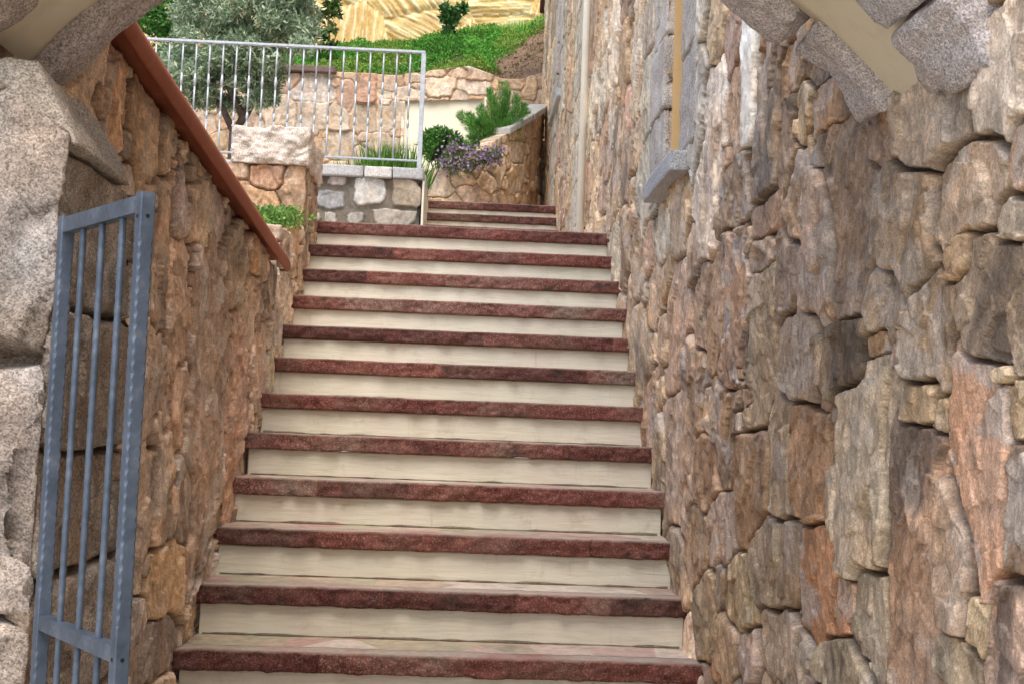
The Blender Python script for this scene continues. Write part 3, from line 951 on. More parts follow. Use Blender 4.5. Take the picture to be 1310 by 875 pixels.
# =================================================================== the archway
arch = empty('stone_archway', (0, 2.35, 0))
tag(arch, 'rough granite archway framing the foot of the steps', 'archway')
ACX, ACZ, AR = 0.02, 1.70, 1.115
def build_arch():
    # left pillar: the front, the reveal behind the gate and the back
    sd = Seeds()
    X_L, YF, YB, XJ = -1.9, 2.10, 2.60, -0.680
    uf = XJ-X_L
    GP = [S(172, 162, 152), S(164, 154, 142), S(182, 174, 166), S(160, 148, 134), S(176, 160, 146)]
    def fr(px, py, w, h, c):
        p = at(px, py, YF); q_ = at(px+w/2, py+h/2, YF)
        sd.add(p[0]-X_L, p[2], abs(q_[0]-p[0]), abs(q_[2]-p[2]), c)
    fr(25, 290, 110, 320, S(182, 174, 166))
    fr(15, 630, 90, 330, S(172, 162, 154))
    fr(0, 840, 90, 100, S(178, 170, 160))
    fr(-20, 60, 70, 110, S(172, 164, 158))
    for z, h, c in ((2.03, 0.13, GP[3]), (1.79, 0.13, S(150, 138, 124)), (1.55, 0.12, S(156, 142, 126)), (1.33, 0.12, GP[1]), (1.1, 0.12, GP[3]), (0.85, .14, GP[1]), (0.55, .16, GP[3]), (.2, .18, GP[1])):
        sd.add(uf+0.27, z, 0.26, h, c)
    rng = np.random.default_rng(21)
    sd.fill(0, uf-0.2, 0, 3.6, [(0.18, 0.28), (0.1, 0.14)], GP, rng, (0.8, 1.6), 300)
    sd.fill(uf+0.6, uf+1.6, 0, 3.6, [(0.16, 0.24)], GP, rng, (0.8, 1.6), 200)
    path_wall('pillar', [(X_L, YF), (XJ, YF), (XJ+0.014, YB), (-1.3, YB+0.01)], 0.0,
              lambda u: np.where(u < uf-0.20, 2.46, np.interp(u, [uf-0.20, uf-0.10, uf-0.02, uf+0.05], [2.30, 2.275, 2.21, 2.172])), 0.0075, 0.0055, sd, 900, M['granite'], 0.05, arch,
              joint=0.006, bevel=0.016, depth=0.05, bump=0.012, tilt=0.05, warp=0.014, rough=0.75, stain=0.35, mortar=S(110, 96, 82), pow_=4.5, gain=(0.77, 0.735, 0.70), lift=-0.010)
    # springers and the two rings of voussoirs
    def ang(a, r, y):
        x = ACX+r*math.sin(a)          # the arch stands a little askew to the steps
        k = min(max((0.85-x)/1.7, 0), 1)
        if y > 2.5: y = 2.5+(y-2.5)*(1-0.4*k)
        return np.array([x, y-0.10*k, ACZ+r*math.cos(a)])
    def wedge(a0, a1, r0, r1, y0, y1):
        return lambda s, t, w: ang(a0+(a1-a0)*s, r0+(r1-r0)*w, y0+(y1-y0)*t)
    rs = np.random.default_rng(4)
    cols = [S(166, 156, 150), S(156, 146, 138), S(176, 170, 168), S(150, 140, 130)]
    for ring, (y0, y1) in enumerate(((2.05, 2.275), (2.510, 2.655))):
        b = None
        b = np.radians([-54, -40, -26, -11, 4, 15, 25, 43.5, 52] if ring == 0 else [-52, -36, -20, -7, 4, 10, 17, 36.5, 49.5])
        for i in range(8):
            r0 = AR-0.035+rs.uniform(-0.015, 0.012)
            c = cols[rs.integers(4)]*1.35
            if ring == 0 and i == 6: c = S(206, 206, 208)
            rough_block('voussoir', wedge(b[i]+0.006, b[i+1]-0.006, r0, AR+0.30, y0-rs.uniform(0, 0.03), y1+rs.uniform(0, 0.012)), M['granite'], c, arch,
                        22, 0.020, 7, 0.16, 100+ring*20+i, 0.16)
    def springer(s, t, w):
        x_in = -0.660*(1-w)-0.740*w - 0.025*t
        return np.array([-0.97*(1-s)+x_in*s, 2.115+0.43*t, 2.180+0.010*t+(0.150-0.03*t)*w])
    rough_block('springer', springer, M['granite'], S(176, 166, 152), arch, 30, 0.018, 8, 0.10, 77, 0.15)
    bm = bmesh.new()
    add_box(bm, (-1.4, 2.14, 1.9), (-0.79, 2.575, 2.21))
    bm_obj('core', bm, M['quoin'], arch)
    # plastered soffit strip between the rings
    bm = bmesh.new()
    rows = []
    for k in range(41):
        a = math.radians(-52+104*k/40)
        rows.append([bm.verts.new(ang(a, AR+0.004*mnoise.noise(Vector((a*6, y*9, 0))), y)) for y in np.linspace(2.255, 2.515, 8)] +
                    [bm.verts.new(ang(a, AR+0.22, y)) for y in (2.515, 2.255)])
    n = len(rows[0])
    for a, b in zip(rows, rows[1:]):
        for i in range(n): bm.faces.new((a[i], a[(i+1) % n], b[(i+1) % n], b[i]))
    bm.faces.new(rows[0]); bm.faces.new(rows[-1][::-1])
    bm_obj('soffit', bm, M['plaster'], arch, True)
    # masonry above the rings
    bm = bmesh.new()
    fr_, bk = [], []
    poly = [(-1.0, 3.3), (-1.0, 2.45)] + [(ACX+(AR+0.27)*math.sin(a), ACZ+(AR+0.27)*math.cos(a)) for a in np.radians(np.linspace(-42, 38, 20))] + [(XR+0.05, 2.6), (XR+0.05, 3.3)]
    for x, z in poly:
        fr_.append(bm.verts.new((x, 2.10, z))); bk.append(bm.verts.new((x, 2.54, z)))
    bm.faces.new(fr_); bm.faces.new(bk[::-1])
    for i in range(len(poly)):
        j = (i+1) % len(poly)
        bm.faces.new((fr_[i], bk[i], bk[j], fr_[j]))
    bm_obj('spandrel', bm, M['quoin'], arch)
build_arch()

# =================================================================== the open gate leaf
gate = empty('metal_gate', (-0.65, 2.0, 0))
tag(gate, 'narrow blue grey steel gate leaf standing open at the left pillar', 'gate')
def build_gate():
    A = np.array([-0.640, 2.0]); B = np.array([-0.453, 1.75])
    zt, zm, zb = 2.035, 1.405, 0.12
    d = (B-A)/np.linalg.norm(B-A); nn = np.array([-d[1], d[0]])
    L = np.linalg.norm(B-A)
    def pt(s, o, z): 
        xy = A+d*s+nn*o
        return Vector((xy[0], xy[1], z))
    def hammered(name, s, w, z0, z1, twist=False):
        """square bar whose arrises are dented at intervals"""
        bm = bmesh.new()
        n = int((z1-z0)/0.0035)
        rings = []
        for i in range(n+1):
            z = z0+(z1-z0)*i/n
            plain_ = (z > zt-0.055) or abs(z-zm) < 0.04
            ph = z/0.0165*2*math.pi
            ring = []
            for k in range(4):
                a = math.pi/4+k*math.pi/2
                dent = 0.0 if plain_ else 0.0014*(0.5+0.5*math.sin(ph+k*math.pi/2+(0.6 if k % 2 else 0)))
                for sg in (-1, 1):
                    b = 0.0016+dent*1.6
                    cx, cy = math.copysign(w/2, math.cos(a)), math.copysign(w/2, math.sin(a))
                    first_x = (k % 2 == 0) == (sg < 0)
                    if first_x: p = (cx, cy-math.copysign(b, cy))
                    else: p = (cx-math.copysign(b, cx), cy)
                    ring.append(bm.verts.new(pt(s+p[0], p[1], z)))
            rings.append(ring)
        m = 8
        for a, b in zip(rings, rings[1:]):
            for k in range(m): bm.faces.new((a[k], a[(k+1) % m], b[(k+1) % m], b[k]))
        bm.faces.new(rings[0]); bm.faces.new(rings[-1][::-1])
        return bm_obj(name, bm, M['gate'], gate)
    p1 = hammered('post', 0.0, 0.021, zb, zt+0.005)
    p2 = hammered('post', L, 0.021, zb, zt+0.006)
    for k in (1, 2, 3):
        bm = bmesh.new()
        s = L*k/4
        n = 420
        pts = []; rad = []
        for i in range(n+1):
            z = zb+(zt-zb)*i/n
            pts.append(pt(s, 0, z)); rad.append(0.0052+0.0003*math.sin(z*300+k))
        add_tube(bm, pts, rad, 8)
        bm_obj('bar', bm, M['gate'], gate, True)
    for z, h in ((zt-0.010, 0.024), (zm, 0.022), (zb+0.02, 0.022)):
        bm = bmesh.new()
        add_box(bm, (0, 0, 0), (1, 1, 1))
        for v in bm.verts:
            v.co = pt(0.0107+(L-0.0214)*v.co.x, (v.co.y-0.5)*0.018, z-h/2+h*v.co.z)
        bm_obj('rail', bm, M['gate'], gate)
    # bolt holes facing the steps and the camera
    for z in (zt-0.028, zm-0.006):
        bm = bmesh.new()
        c = pt(L, 0, z)
        ax = Vector((-nn[0], -nn[1], 0))
        for side in (Vector((d[0], d[1], 0)), ax):
            add_tube(bm, [c+side*0.0095, c+side*0.0110], 0.0030, 12)
        bm_obj('bolt_hole', bm, M['bolt'], p2)
build_gate()

# =================================================================== back garden: walls, hillside, sculpted rock wall
back = empty('garden_wall', (-1, 16.2, 3.95))
tag(back, 'pinkish garden stone wall with a white painted panel below the green slope', 'wall')
BY = 16.0
def back_top(x): return np.interp(x, [-9, -2.4, -1.9, -1.0, -0.1, 0.35, 0.6, 0.95, 2], [6.1, 6.15, 6.2, 6.2, 6.36, 6.22, 6.22, 6.36, 6.4])
PANEL = (-0.90, 0.13)
def build_back():
    sd = Seeds()
    x0 = -9.0
    def bl(px, py, w, h, c):
        p = at(px, py, BY); q_ = at(px+w/2, py+h/2, BY)
        sd.add(p[0]-x0, p[2], abs(q_[0]-p[0]), abs(q_[2]-p[2]), c)
    for a in [(564,112,38,24,S(222,208,190)),(606,112,42,18,S(226,214,200)),(525,122,38,16,S(206,196,184)),(470,110,18,36,S(190,130,100)),
              (442,120,16,40,S(176,130,108)),(400,108,38,46,S(204,200,196)),(400,150,40,40,S(190,186,180)),(430,152,26,34,S(182,172,158)),
              (500,150,30,34,S(190,180,164)),(465,152,26,30,S(186,170,150)),(430,185,30,30,S(190,178,160)),(495,186,36,26,S(196,184,168)),
              (588,95,22,12,S(206,178,154)),(555,95,24,12,S(208,184,158)),(640,105,20,18,S(204,164,128)),(665,100,18,26,S(206,182,160)),(650,125,24,18,S(210,190,170)),(680,112,16,30,S(206,178,140))]:
        bl(*a)
    rng = np.random.default_rng(18)
    pal = [S(206, 178, 150), S(200, 166, 140), S(214, 196, 176), S(196, 160, 122), S(190, 176, 160)]
    sd.fill(0, 11, 3.8, 6.5, [(0.16, 0.24), (0.09, 0.13), (0.05, 0.07)], pal, rng, (0.8, 1.6), 700, rot=0.12)
    u = np.concatenate([np.linspace(0, 4.9, 200), np.linspace(4.91, 11, 500)])
    top = back_top(u+x0)
    V = 3.8+(top-3.8)[:, None]*np.linspace(0, 1, 230)[None, :]
    U = np.repeat(u[:, None], 230, axis=1)
    H, C, K = stone_field(U, V, sd, 1100, joint=0.005, bevel=0.008, depth=0.018, bump=0.02, tilt=0.10, warp=0.02, rough=0.6, mortar=S(176, 150, 124), stain=0.5)
    X = U+x0
    hole = (X > PANEL[0]) & (X < PANEL[1]) & (V < 5.86+0.09*(X-PANEL[0])/(1.03))
    P0 = np.stack([X, np.full(X.shape, BY), V], -1)
    Nn = np.zeros(P0.shape); Nn[..., 1] = -1
    sheet('wall', P0, Nn, H, C, M['far_stone'], 0.4, back, hole)
    bm = bmesh.new()
    add_box(bm, (PANEL[0]-0.05, BY+0.06, 3.9), (PANEL[1]+0.05, BY+0.14, 6.02))
    bm_obj('white_panel', bm, M['white_panel'], back)
    bm = bmesh.new()
    add_box(bm, (PANEL[0]-0.03, BY+0.0, 3.9), (PANEL[0]+0.0, BY+0.08, 5.87))
    add_box(bm, (PANEL[1]-0.0, BY+0.0, 3.9), (PANEL[1]+0.03, BY+0.08, 5.96))
    bm_obj('panel_edge', bm, M['white_panel'], back)
    # dark slab coping on the left part
    rough_block('coping', box_map((-3.4, BY-0.08, 6.17), (-1.80, BY+0.3, 6.25)), M['granite'], S(112, 96, 88), back, 16, 0.01, 5, 0.06, 8, 0.15)
build_back()

def hill_z(x, y):
    top = 7.46+0.20*(x+2.0)
    t = (y-16.3)/(19.6-16.3)
    b = back_top(x)-0.04
    t = np.clip(t, 0, 1.4)
    bulge = 0.18*np.sin(np.clip(t, 0, 1)*math.pi)
    return b+(top-b)*t+bulge+0.10*(fbm(x*1.3+5, y*1.3, 77, 3)-0.5)
def build_hill():
    xs = np.linspace(-12, 6, 180); ys = np.linspace(16.25, 21, 70)
    X, Y = np.meshgrid(xs, ys, indexing='ij')
    Z = hill_z(X, Y)+0.05*(fbm(X*9, Y*9, 5, 3)-0.5)
    idx = np.arange(X.size).reshape(X.shape)
    q = np.stack([idx[:-1, :-1], idx[1:, :-1], idx[1:, 1:], idx[:-1, 1:]], -1).reshape(-1, 4)
    o = np_mesh('hillside', np.stack([X, Y, Z], -1), q, M['soil'])
    o['kind'] = 'structure'
build_hill()

# sculpted straw-coloured wall at the top of the slope
def build_rockface():
    rs = np.random.default_rng(9)
    sd = []
    x0, x1, z0, z1 = -7.0, 2.6, 6.4, 10.6
    for i in range(60):
        for t in range(60):
            u, v = rs.uniform(x0, x1), rs.uniform(z0, z1)
            if all(math.hypot((u-a[0])/1.1, (v-a[1])/0.75) > 0.62 for a in sd): break
        sd.append((u, v, rs.choice([0.05, 1.5, 0.4, -0.5, 0.1, 1.57, -0.9])+rs.uniform(-0.15, 0.15), rs.uniform(0.85, 1.1), rs.uniform(-1, 1)))
    sd = np.array(sd)
    nu, nv = 560, 240
    U, V = np.meshgrid(np.linspace(x0, x1, nu), np.linspace(z0, z1, nv), indexing='ij')
    u, v = U.ravel(), V.ravel()
    wu = u+0.06*(fbm(u*1.5, v*1.5, 3, 3)-0.5)*2; wv = v+0.05*(fbm(u*1.5+9, v*1.5, 4, 3)-0.5)*2
    d = np.hypot((wu[:, None]-sd[:, 0])/1.1, (wv[:, None]-sd[:, 1])/0.8)
    j = np.argmin(d, axis=1); d1 = d[np.arange(len(u)), j].copy(); d[np.arange(len(u)), j] = 9; d2 = d.min(axis=1)
    e = d2-d1
    a = sd[j, 2] + 0.2*(fbm(u*0.9, v*0.9, 8, 2)-0.5)
    du, dv = u-sd[j, 0], v-sd[j, 1]
    al = np.cos(a)*du+np.sin(a)*dv; ac = -np.sin(a)*du+np.cos(a)*dv
    st = fbm(al*1.0+j*7.7, ac*38+j*3.3+0.8*fbm(al*3, ac*3, 6, 2), 12, 4, 0.65)
    st2 = fbm(al*3+j, ac*34, 14, 2)
    H = 0.045*(st-0.5)+0.03*(st2-0.5)+0.03*sstep(0, 0.2, e)+0.015*sd[j, 4]
    c0, c1, c2 = S(232, 206, 140), S(242, 230, 186), S(206, 166, 104)
    t = np.clip((0.6*st+0.4*st2-0.36)/0.26, 0, 1)[:, None]
    col = c2*(1-t)+c0*t
    t2 = sstep(0.56, 0.66, st2)[:, None]*0.7
    col = col*(1-t2)+c1*t2
    pk = (sstep(0.55, 0.75, fbm(u*1.1, v*1.1, 33, 3))*0.35)[:, None]
    col = col*(1-pk)+S(206, 176, 150)*pk
    col *= 0.82
    P0 = np.stack([U, np.full(U.shape, 19.75), V], -1)
    Nn = np.zeros(P0.shape); Nn[..., 1] = -1
    o = sheet('sculpted_wall', P0, Nn, H.reshape(U.shape), col.reshape(U.shape+(3,)), M['far_stone'], 0.5)
    tag(o, 'straw yellow wall of combed plaster at the top of the slope', 'wall')
build_rockface()

# curved retaining wall with sloping coping
cw = empty('curved_wall', (0.2, 13.8, TOP_Z))
tag(cw, 'curved brown stone wall with sloping grey coping at the top of the steps', 'wall')
def build_curve():
    # plan: from the house wall bending to the left
    ctl = [(-0.50, 13.05), (-0.28, 13.02), (-0.02, 13.08), (0.24, 13.28), (0.46, 13.58), (0.64, 13.95), (0.77, 14.4), (0.86, 14.9)]
    ztop = [4.36, 4.40, 4.55, 4.78, 4.99, 5.19, 5.38, 5.56]
    sd = Seeds()
    rng = np.random.default_rng(23)
    pal = [S(190, 158, 122), S(176, 148, 116), S(198, 172, 142), S(170, 140, 112), S(188, 166, 140)]
    sd.fill(-0.1, 2.9, 3.7, 5.7, [(0.14, 0.2), (0.08, 0.12), (0.05, 0.07)], pal, rng, (0.6, 1.5), 500)
    pts = np.array(ctl)
    seg = np.concatenate([[0], np.cumsum(np.linalg.norm(np.diff(pts, axis=0), axis=1))])
    path_wall('wall', ctl, 3.7, lambda u: np.interp(u, seg, ztop), 0.010, 0.010, sd, 1300, M['far_stone'], 0.22, cw,
              joint=0.0045, bevel=0.008, depth=0.018, bump=0.016, tilt=0.10, warp=0.02, rough=0.7, mortar=S(160, 134, 106), gain=(1.42, 1.40, 1.36))
    for i in range(3, len(ctl)-1):
        a, b = np.array(ctl[i]), np.array(ctl[i+1])
        za = ztop[i]
        if i == 3:
            a = a+(b-a)*0.55; za = za+(ztop[i+1]-za)*0.55
        off = np.array([-(b-a)[1], (b-a)[0]]); off = off/np.linalg.norm(off)*0.07
        rough_block('coping', seg_map(a+off+(b-a)*0.01, b+off-(b-a)*0.01, 0.24, za-0.01, za+0.06, ztop[i+1]-0.01, ztop[i+1]+0.06),
                    M['granite'], S(190, 188, 182), cw, 10, 0.006, 8, 0.05, i, 0.08)
    bm = bmesh.new()
    inner = [(p[0], p[1]+0.10) for p in ctl[:-1]]
    lo = []; hi = []
    poly = [(-0.46, 13.15)] + [(p[0]-0.06, p[1]+0.16) for p in ctl[1:-1]] + [(0.6, 15.9), (-0.46, 15.9)]
    zz = [4.25] + [z-0.10 for z in ztop[1:-1]] + [4.9, 4.25]
    lo = [bm.verts.new((x, y, 3.9)) for x, y in poly]
    hi = [bm.verts.new((x, y, z)) for (x, y), z in zip(poly, zz)]
    c = bm.verts.new((0.0, 14.6, 4.5))
    for i in range(len(poly)):
        j = (i+1) % len(poly)
        bm.faces.new((lo[i], lo[j], hi[j], hi[i])); bm.faces.new((hi[i], hi[j], c))
    o = bm_obj('flowerbed_soil', bm, M['soil']); o['kind'] = 'structure'
build_curve()

# =================================================================== plants
def leaf_mesh(name, P, D, L, W, col, parent=None, mat=None, N=None):
    """diamond leaves: base P, direction D, length L, width W"""
    n = len(P)
    D = D/np.linalg.norm(D, axis=1)[:, None]
    if N is None: N = RNG.normal(size=(n, 3))
    Sd = np.cross(D, N); Sd /= (np.linalg.norm(Sd, axis=1)[:, None]+1e-9)
    Up = np.cross(Sd, D)
    L = np.broadcast_to(L, (n,))[:, None]; W = np.broadcast_to(W, (n,))[:, None]
    v0 = P; v1 = P+D*L*0.45+Sd*W*0.5+Up*W*0.12; v2 = P+D*L; v3 = P+D*L*0.45-Sd*W*0.5+Up*W*0.12
    V = np.stack([v0, v1, v2, v3], 1).reshape(-1, 3)
    q = np.arange(4*n).reshape(n, 4)
    c = np.repeat(col, 4, axis=0)
    return np_mesh(name, V, q, mat or M['leaf'], c, False, parent)

def vary(c, n, amt=0.3, c2=None):
    k = RNG.uniform(1-amt, 1+amt, (n, 1))
    base = np.repeat(c[None], n, 0)
    if c2 is not None:
        t = RNG.uniform(0, 1, (n, 1))**1.5
        base = base*(1-t)+c2[None]*t
    return np.clip(base*k, 0.004, 0.9)

def clump_points(centres, radii, per):
    P = []
    for c, r in zip(centres, radii):
        v = RNG.normal(size=(per, 3)); v /= np.linalg.norm(v, axis=1)[:, None]
        P.append(np.array(c)+v*(RNG.uniform(0, 1, (per, 1))**0.45)*r*np.array([1, 1, 0.8]))
    return np.concatenate(P)

# olive
def build_tree(name, label, base, paths, centres, radii, per, L, W, c1, c2, upright=0.3):
    root = empty(name, base)
    tag(root, label, 'tree')
    bm = bmesh.new()
    for pts, rr in paths: add_tube(bm, pts, rr, 9)
    bm_obj('trunk', bm, M['bark'], root, True)
    P = clump_points(centres, radii, per)
    n = len(P)
    D = RNG.normal(size=(n, 3)); D[:, 2] += upright
    leaf_mesh('crown', P, D, RNG.uniform(0.7, 1.3, n)*L, RNG.uniform(0.7, 1.2, n)*W, vary(c1, n, 0.35, c2), root)
    return root

def build_olive():
    Y = 13.2
    b = at(300, 195, Y); b[2] = 3.95
    k1 = at(312, 150, Y); k2 = at(335, 110, Y); k3 = at(262, 110, Y)
    paths = [([b, at(300, 172, Y), k1, k2, at(350, 60, Y)], [0.075, 0.06, 0.05, 0.035, 0.015]),
             ([k1, at(296, 120, Y), at(280, 80, Y), at(260, 40, Y)], [0.045, 0.035, 0.025, 0.012]),
             ([k2, at(330, 70, Y), at(310, 20, Y)], [0.03, 0.022, 0.01]),
             ([at(300, 172, Y), at(285, 140, Y), k3, at(230, 70, Y)], [0.04, 0.035, 0.025, 0.012])]
    cs = []; rr = []
    rs = np.random.default_rng(2)
    for i in range(210):
        px = rs.uniform(180, 402); py = rs.uniform(-110, 105) if px > 230 else rs.uniform(-110, 110)
        if (py > 60 and px > 355) or (py < 75 and px < 226): continue
        cs.append(at(px, py, Y+rs.uniform(-0.6, 0.6))); rr.append(rs.uniform(0.12, 0.24))
    for i in range(46):
        cs.append(at(rs.uniform(195, 350), rs.uniform(65, 135), Y+rs.uniform(-0.2, 0.5))); rr.append(rs.uniform(0.08, 0.14))
    build_tree('olive_tree', 'silvery olive tree with dark trunk behind the railing', tuple(b), paths, cs, rr, 300, 0.066, 0.021,
               S(112, 138, 104), S(190, 204, 176))
build_olive()
def build_green_tree():
    Y = 14.2
    b = at(185, 200, Y); b[2] = 3.95
    cs = []; rr = []
    rs = np.random.default_rng(6)
    for i in range(34):
        cs.append(at(rs.uniform(130, 225), rs.uniform(-80, 110), Y+rs.uniform(-0.4, 0.4))); rr.append(rs.uniform(0.14, 0.24))
    t = at(180, 40, Y)
    build_tree('garden_tree', 'bright green bushy tree behind the left end of the railing', tuple(b),
               [([b, at(183, 120, Y), t], [0.06, 0.05, 0.02])], cs, rr, 260, 0.06, 0.034, S(62, 118, 52), S(120, 178, 88))
build_green_tree()
def build_saplings():
    Y = 16.9
    b = at(425, 78, Y); b[2] = hill_z(np.array(b[0]), np.array(Y))
    cs = [at(x, y, Y) for x, y in ((420, 8), (410, 22), (428, 18), (405, 40), (415, 48), (424, 38), (400, 47), (430, 5), (418, -10), (412, 62), (424, 60))]
    build_tree('sapling', 'slim dark green sapling above the left of the stone garden wall', tuple(b),
               [([b, at(420, 40, Y), at(420, -8, Y)], [0.02, 0.016, 0.006]), ([at(421, 50, Y), at(402, 44, Y)], [0.012, 0.004])],
               cs, [0.085]*len(cs), 60, 0.085, 0.05, S(58, 86, 40), S(106, 134, 72))
    Y = 18.3
    b = at(573, 62, Y); b[2] = hill_z(np.array(b[0]), np.array(Y))
    cs = [at(x, y, Y) for x, y in ((572, 18), (570, 26), (578, 30), (575, 40), (588, 14), (592, 11), (580, 16), (570, 12), (574, 48), (582, 24))]
    build_tree('sapling', 'small leafy sapling growing out of the green slope', tuple(b),
               [([b, at(575, 40, Y), at(576, 14, Y)], [0.02, 0.014, 0.005]), ([at(575, 34, Y), at(591, 13, Y)], [0.01, 0.004])],
               cs, [0.075]*len(cs), 70, 0.09, 0.055, S(50, 88, 44), S(92, 134, 70))
build_saplings()

# ground cover on the slope
def build_cover():
    n = 110000
    x = RNG.uniform(-4.6, 1.7, n*2); y = 16.33+RNG.uniform(0, 1, n*2)*3.35
    # bare, earthy patch near the house on the lower right
    lim = 0.05+0.42*(y-16.3)+0.25*(fbm(x*3, y*3, 21, 3)-0.5)*2
    keep = (x < lim) | ((RNG.uniform(0, 1, n*2) < 0.10)) | ((x > 0.85+0.1*(y-16.3)) & (y > 17.2))
    dens = fbm(x*2.2, y*2.2, 44, 3)
    keep &= RNG.uniform(0, 1, n*2) < 0.35+1.1*sstep(0.3, 0.6, dens)
    x, y = x[keep][:n], y[keep][:n]
    h = 0.03+0.26*fbm(x*4, y*4, 55, 3)**1.5
    z = hill_z(x, y)+RNG.uniform(0, 1, len(x))*h
    D = RNG.normal(size=(len(x), 3))*0.8; D[:, 2] += 0.7
    dry = (x > lim[keep][:n])
    c = 0.85*vary(S(66, 132, 42), len(x), 0.35, S(112, 172, 66))*(0.55+0.9*fbm(x*3.1, y*3.1, 91, 4))[:, None]
    yl = sstep(0.55, 0.7, fbm(x*1.7+8, y*1.7, 92, 3))[:, None]*0.5
    c = c*(1-yl)+S(142, 158, 70)*yl
    c[dry] = vary(S(120, 104, 78), int(dry.sum()), 0.3)
    o = leaf_mesh('ground_cover', np.stack([x, y, z], -1), D, RNG.uniform(0.025, 0.06, len(x)), RNG.uniform(0.016, 0.03, len(x)), c)
    tag(o, 'bright green ground cover spreading over the slope above the garden wall', 'ground cover', kind='stuff')
    # grassy tips along the crest
    n = 2600
    x = RNG.uniform(-0.2, 1.6, n); y = RNG.uniform(18.6, 19.5, n)
    D = RNG.normal(size=(n, 3))*0.25; D[:, 2] += 1
    o = leaf_mesh('long_grass', np.stack([x, y, hill_z(x, y)], -1), D, RNG.uniform(0.10, 0.26, n), 0.014, vary(S(104, 160, 64), n, 0.25, S(168, 186, 92)))
    tag(o, 'long thin grass along the crest of the slope below the yellow wall', 'grass', kind='stuff')
build_cover()

# juniper, round bush, flowers, tufts
def build_juniper():
    Y = 13.75
    base = at(640, 205, Y); base[2] = 4.55
    root = empty('juniper', tuple(base))
    tag(root, 'feathery green juniper leaning over the sloping grey coping', 'shrub')
    P = []; D = []; C = []
    bm = bmesh.new()
    ends = [(592, 148), (610, 160), (604, 176), (628, 120), (640, 112), (650, 122), (662, 132), (674, 146), (664, 150), (618, 140), (600, 158), (655, 150), (636, 140), (612, 186), (628, 160), (646, 136), (624, 176), (652, 158), (632, 128), (668, 138), (590, 186), (608, 198), (600, 150), (642, 160), (650, 176), (636, 180), (620, 150)]
    for k, (px, py) in enumerate(ends+[(min(a+RNG.uniform(-9, 9), 670), b_+RNG.uniform(-6, 4)) for a, b_ in ends]):
        yy = Y+RNG.uniform(-0.35, 0.35)
        e = at(px, py, yy)
        b = base+np.array([RNG.uniform(-0.08, 0.08), RNG.uniform(-0.1, 0.1), RNG.uniform(0, 0.1)])
        mid = (b+e)/2+np.array([0, 0, 0.05])
        add_tube(bm, [b, mid, e], [0.010, 0.006, 0.002], 5)
        ax = (e-b)/np.linalg.norm(e-b)
        m = 750
        t = RNG.uniform(0.2, 1.05, m)
        c = b[None]*((1-t)**2)[:, None]+2*mid[None]*(t*(1-t))[:, None]+e[None]*(t**2)[:, None]
        side = RNG.normal(size=(m, 3)); side -= ax*(side@ax)[:, None]
        side /= np.linalg.norm(side, axis=1)[:, None]
        r = RNG.uniform(0, 1, m)**0.8*0.085*np.clip(1.12-t, 0, 2)**0.7
        P.append(c+side*r[:, None]+ax*r[:, None]*0.9); D.append(ax*1.1+side*0.7+RNG.normal(size=(m, 3))*0.25)
        C.append(vary(S(74, 138, 56), m, 0.4, S(138, 190, 96)))
    bm_obj('branches', bm, M['bark'], root, True)
    P = np.concatenate(P); D = np.concatenate(D); C = np.concatenate(C)
    leaf_mesh('foliage', P, D, RNG.uniform(0.03, 0.065, len(P)), 0.0055, C, root)
build_juniper()

def build_bush():
    Y = 13.35
    base = at(563, 222, Y); base[2] = 4.22
    root = empty('bush', tuple(base))
    tag(root, 'round dark green bush beside the end post of the railing', 'shrub')
    bm = bmesh.new()
    for k in range(9):
        e = at(RNG.uniform(545, 585), RNG.uniform(172, 200), Y+RNG.uniform(-0.15, 0.15))
        add_tube(bm, [base, (base+e)/2+np.array([0, 0, .03]), e], [0.012, 0.008, 0.003], 5)
    bm_obj('branches', bm, M['bark'], root, True)
    cs = [at(x, y, Y+RNG.uniform(-.12, .12)) for x, y in ((550, 178), (560, 172), (572, 174), (582, 182), (548, 190), (560, 186), (574, 190), (586, 192), (566, 200), (553, 200), (545, 184))]
    P = clump_points(cs, [0.10]*len(cs), 330)
    D = RNG.normal(size=(len(P), 3)); D[:, 2] += 0.5
    leaf_mesh('foliage', P, D, RNG.uniform(0.035, 0.065, len(P)), 0.020, vary(S(50, 96, 38), len(P), 0.35, S(98, 150, 66)), root)
build_bush()

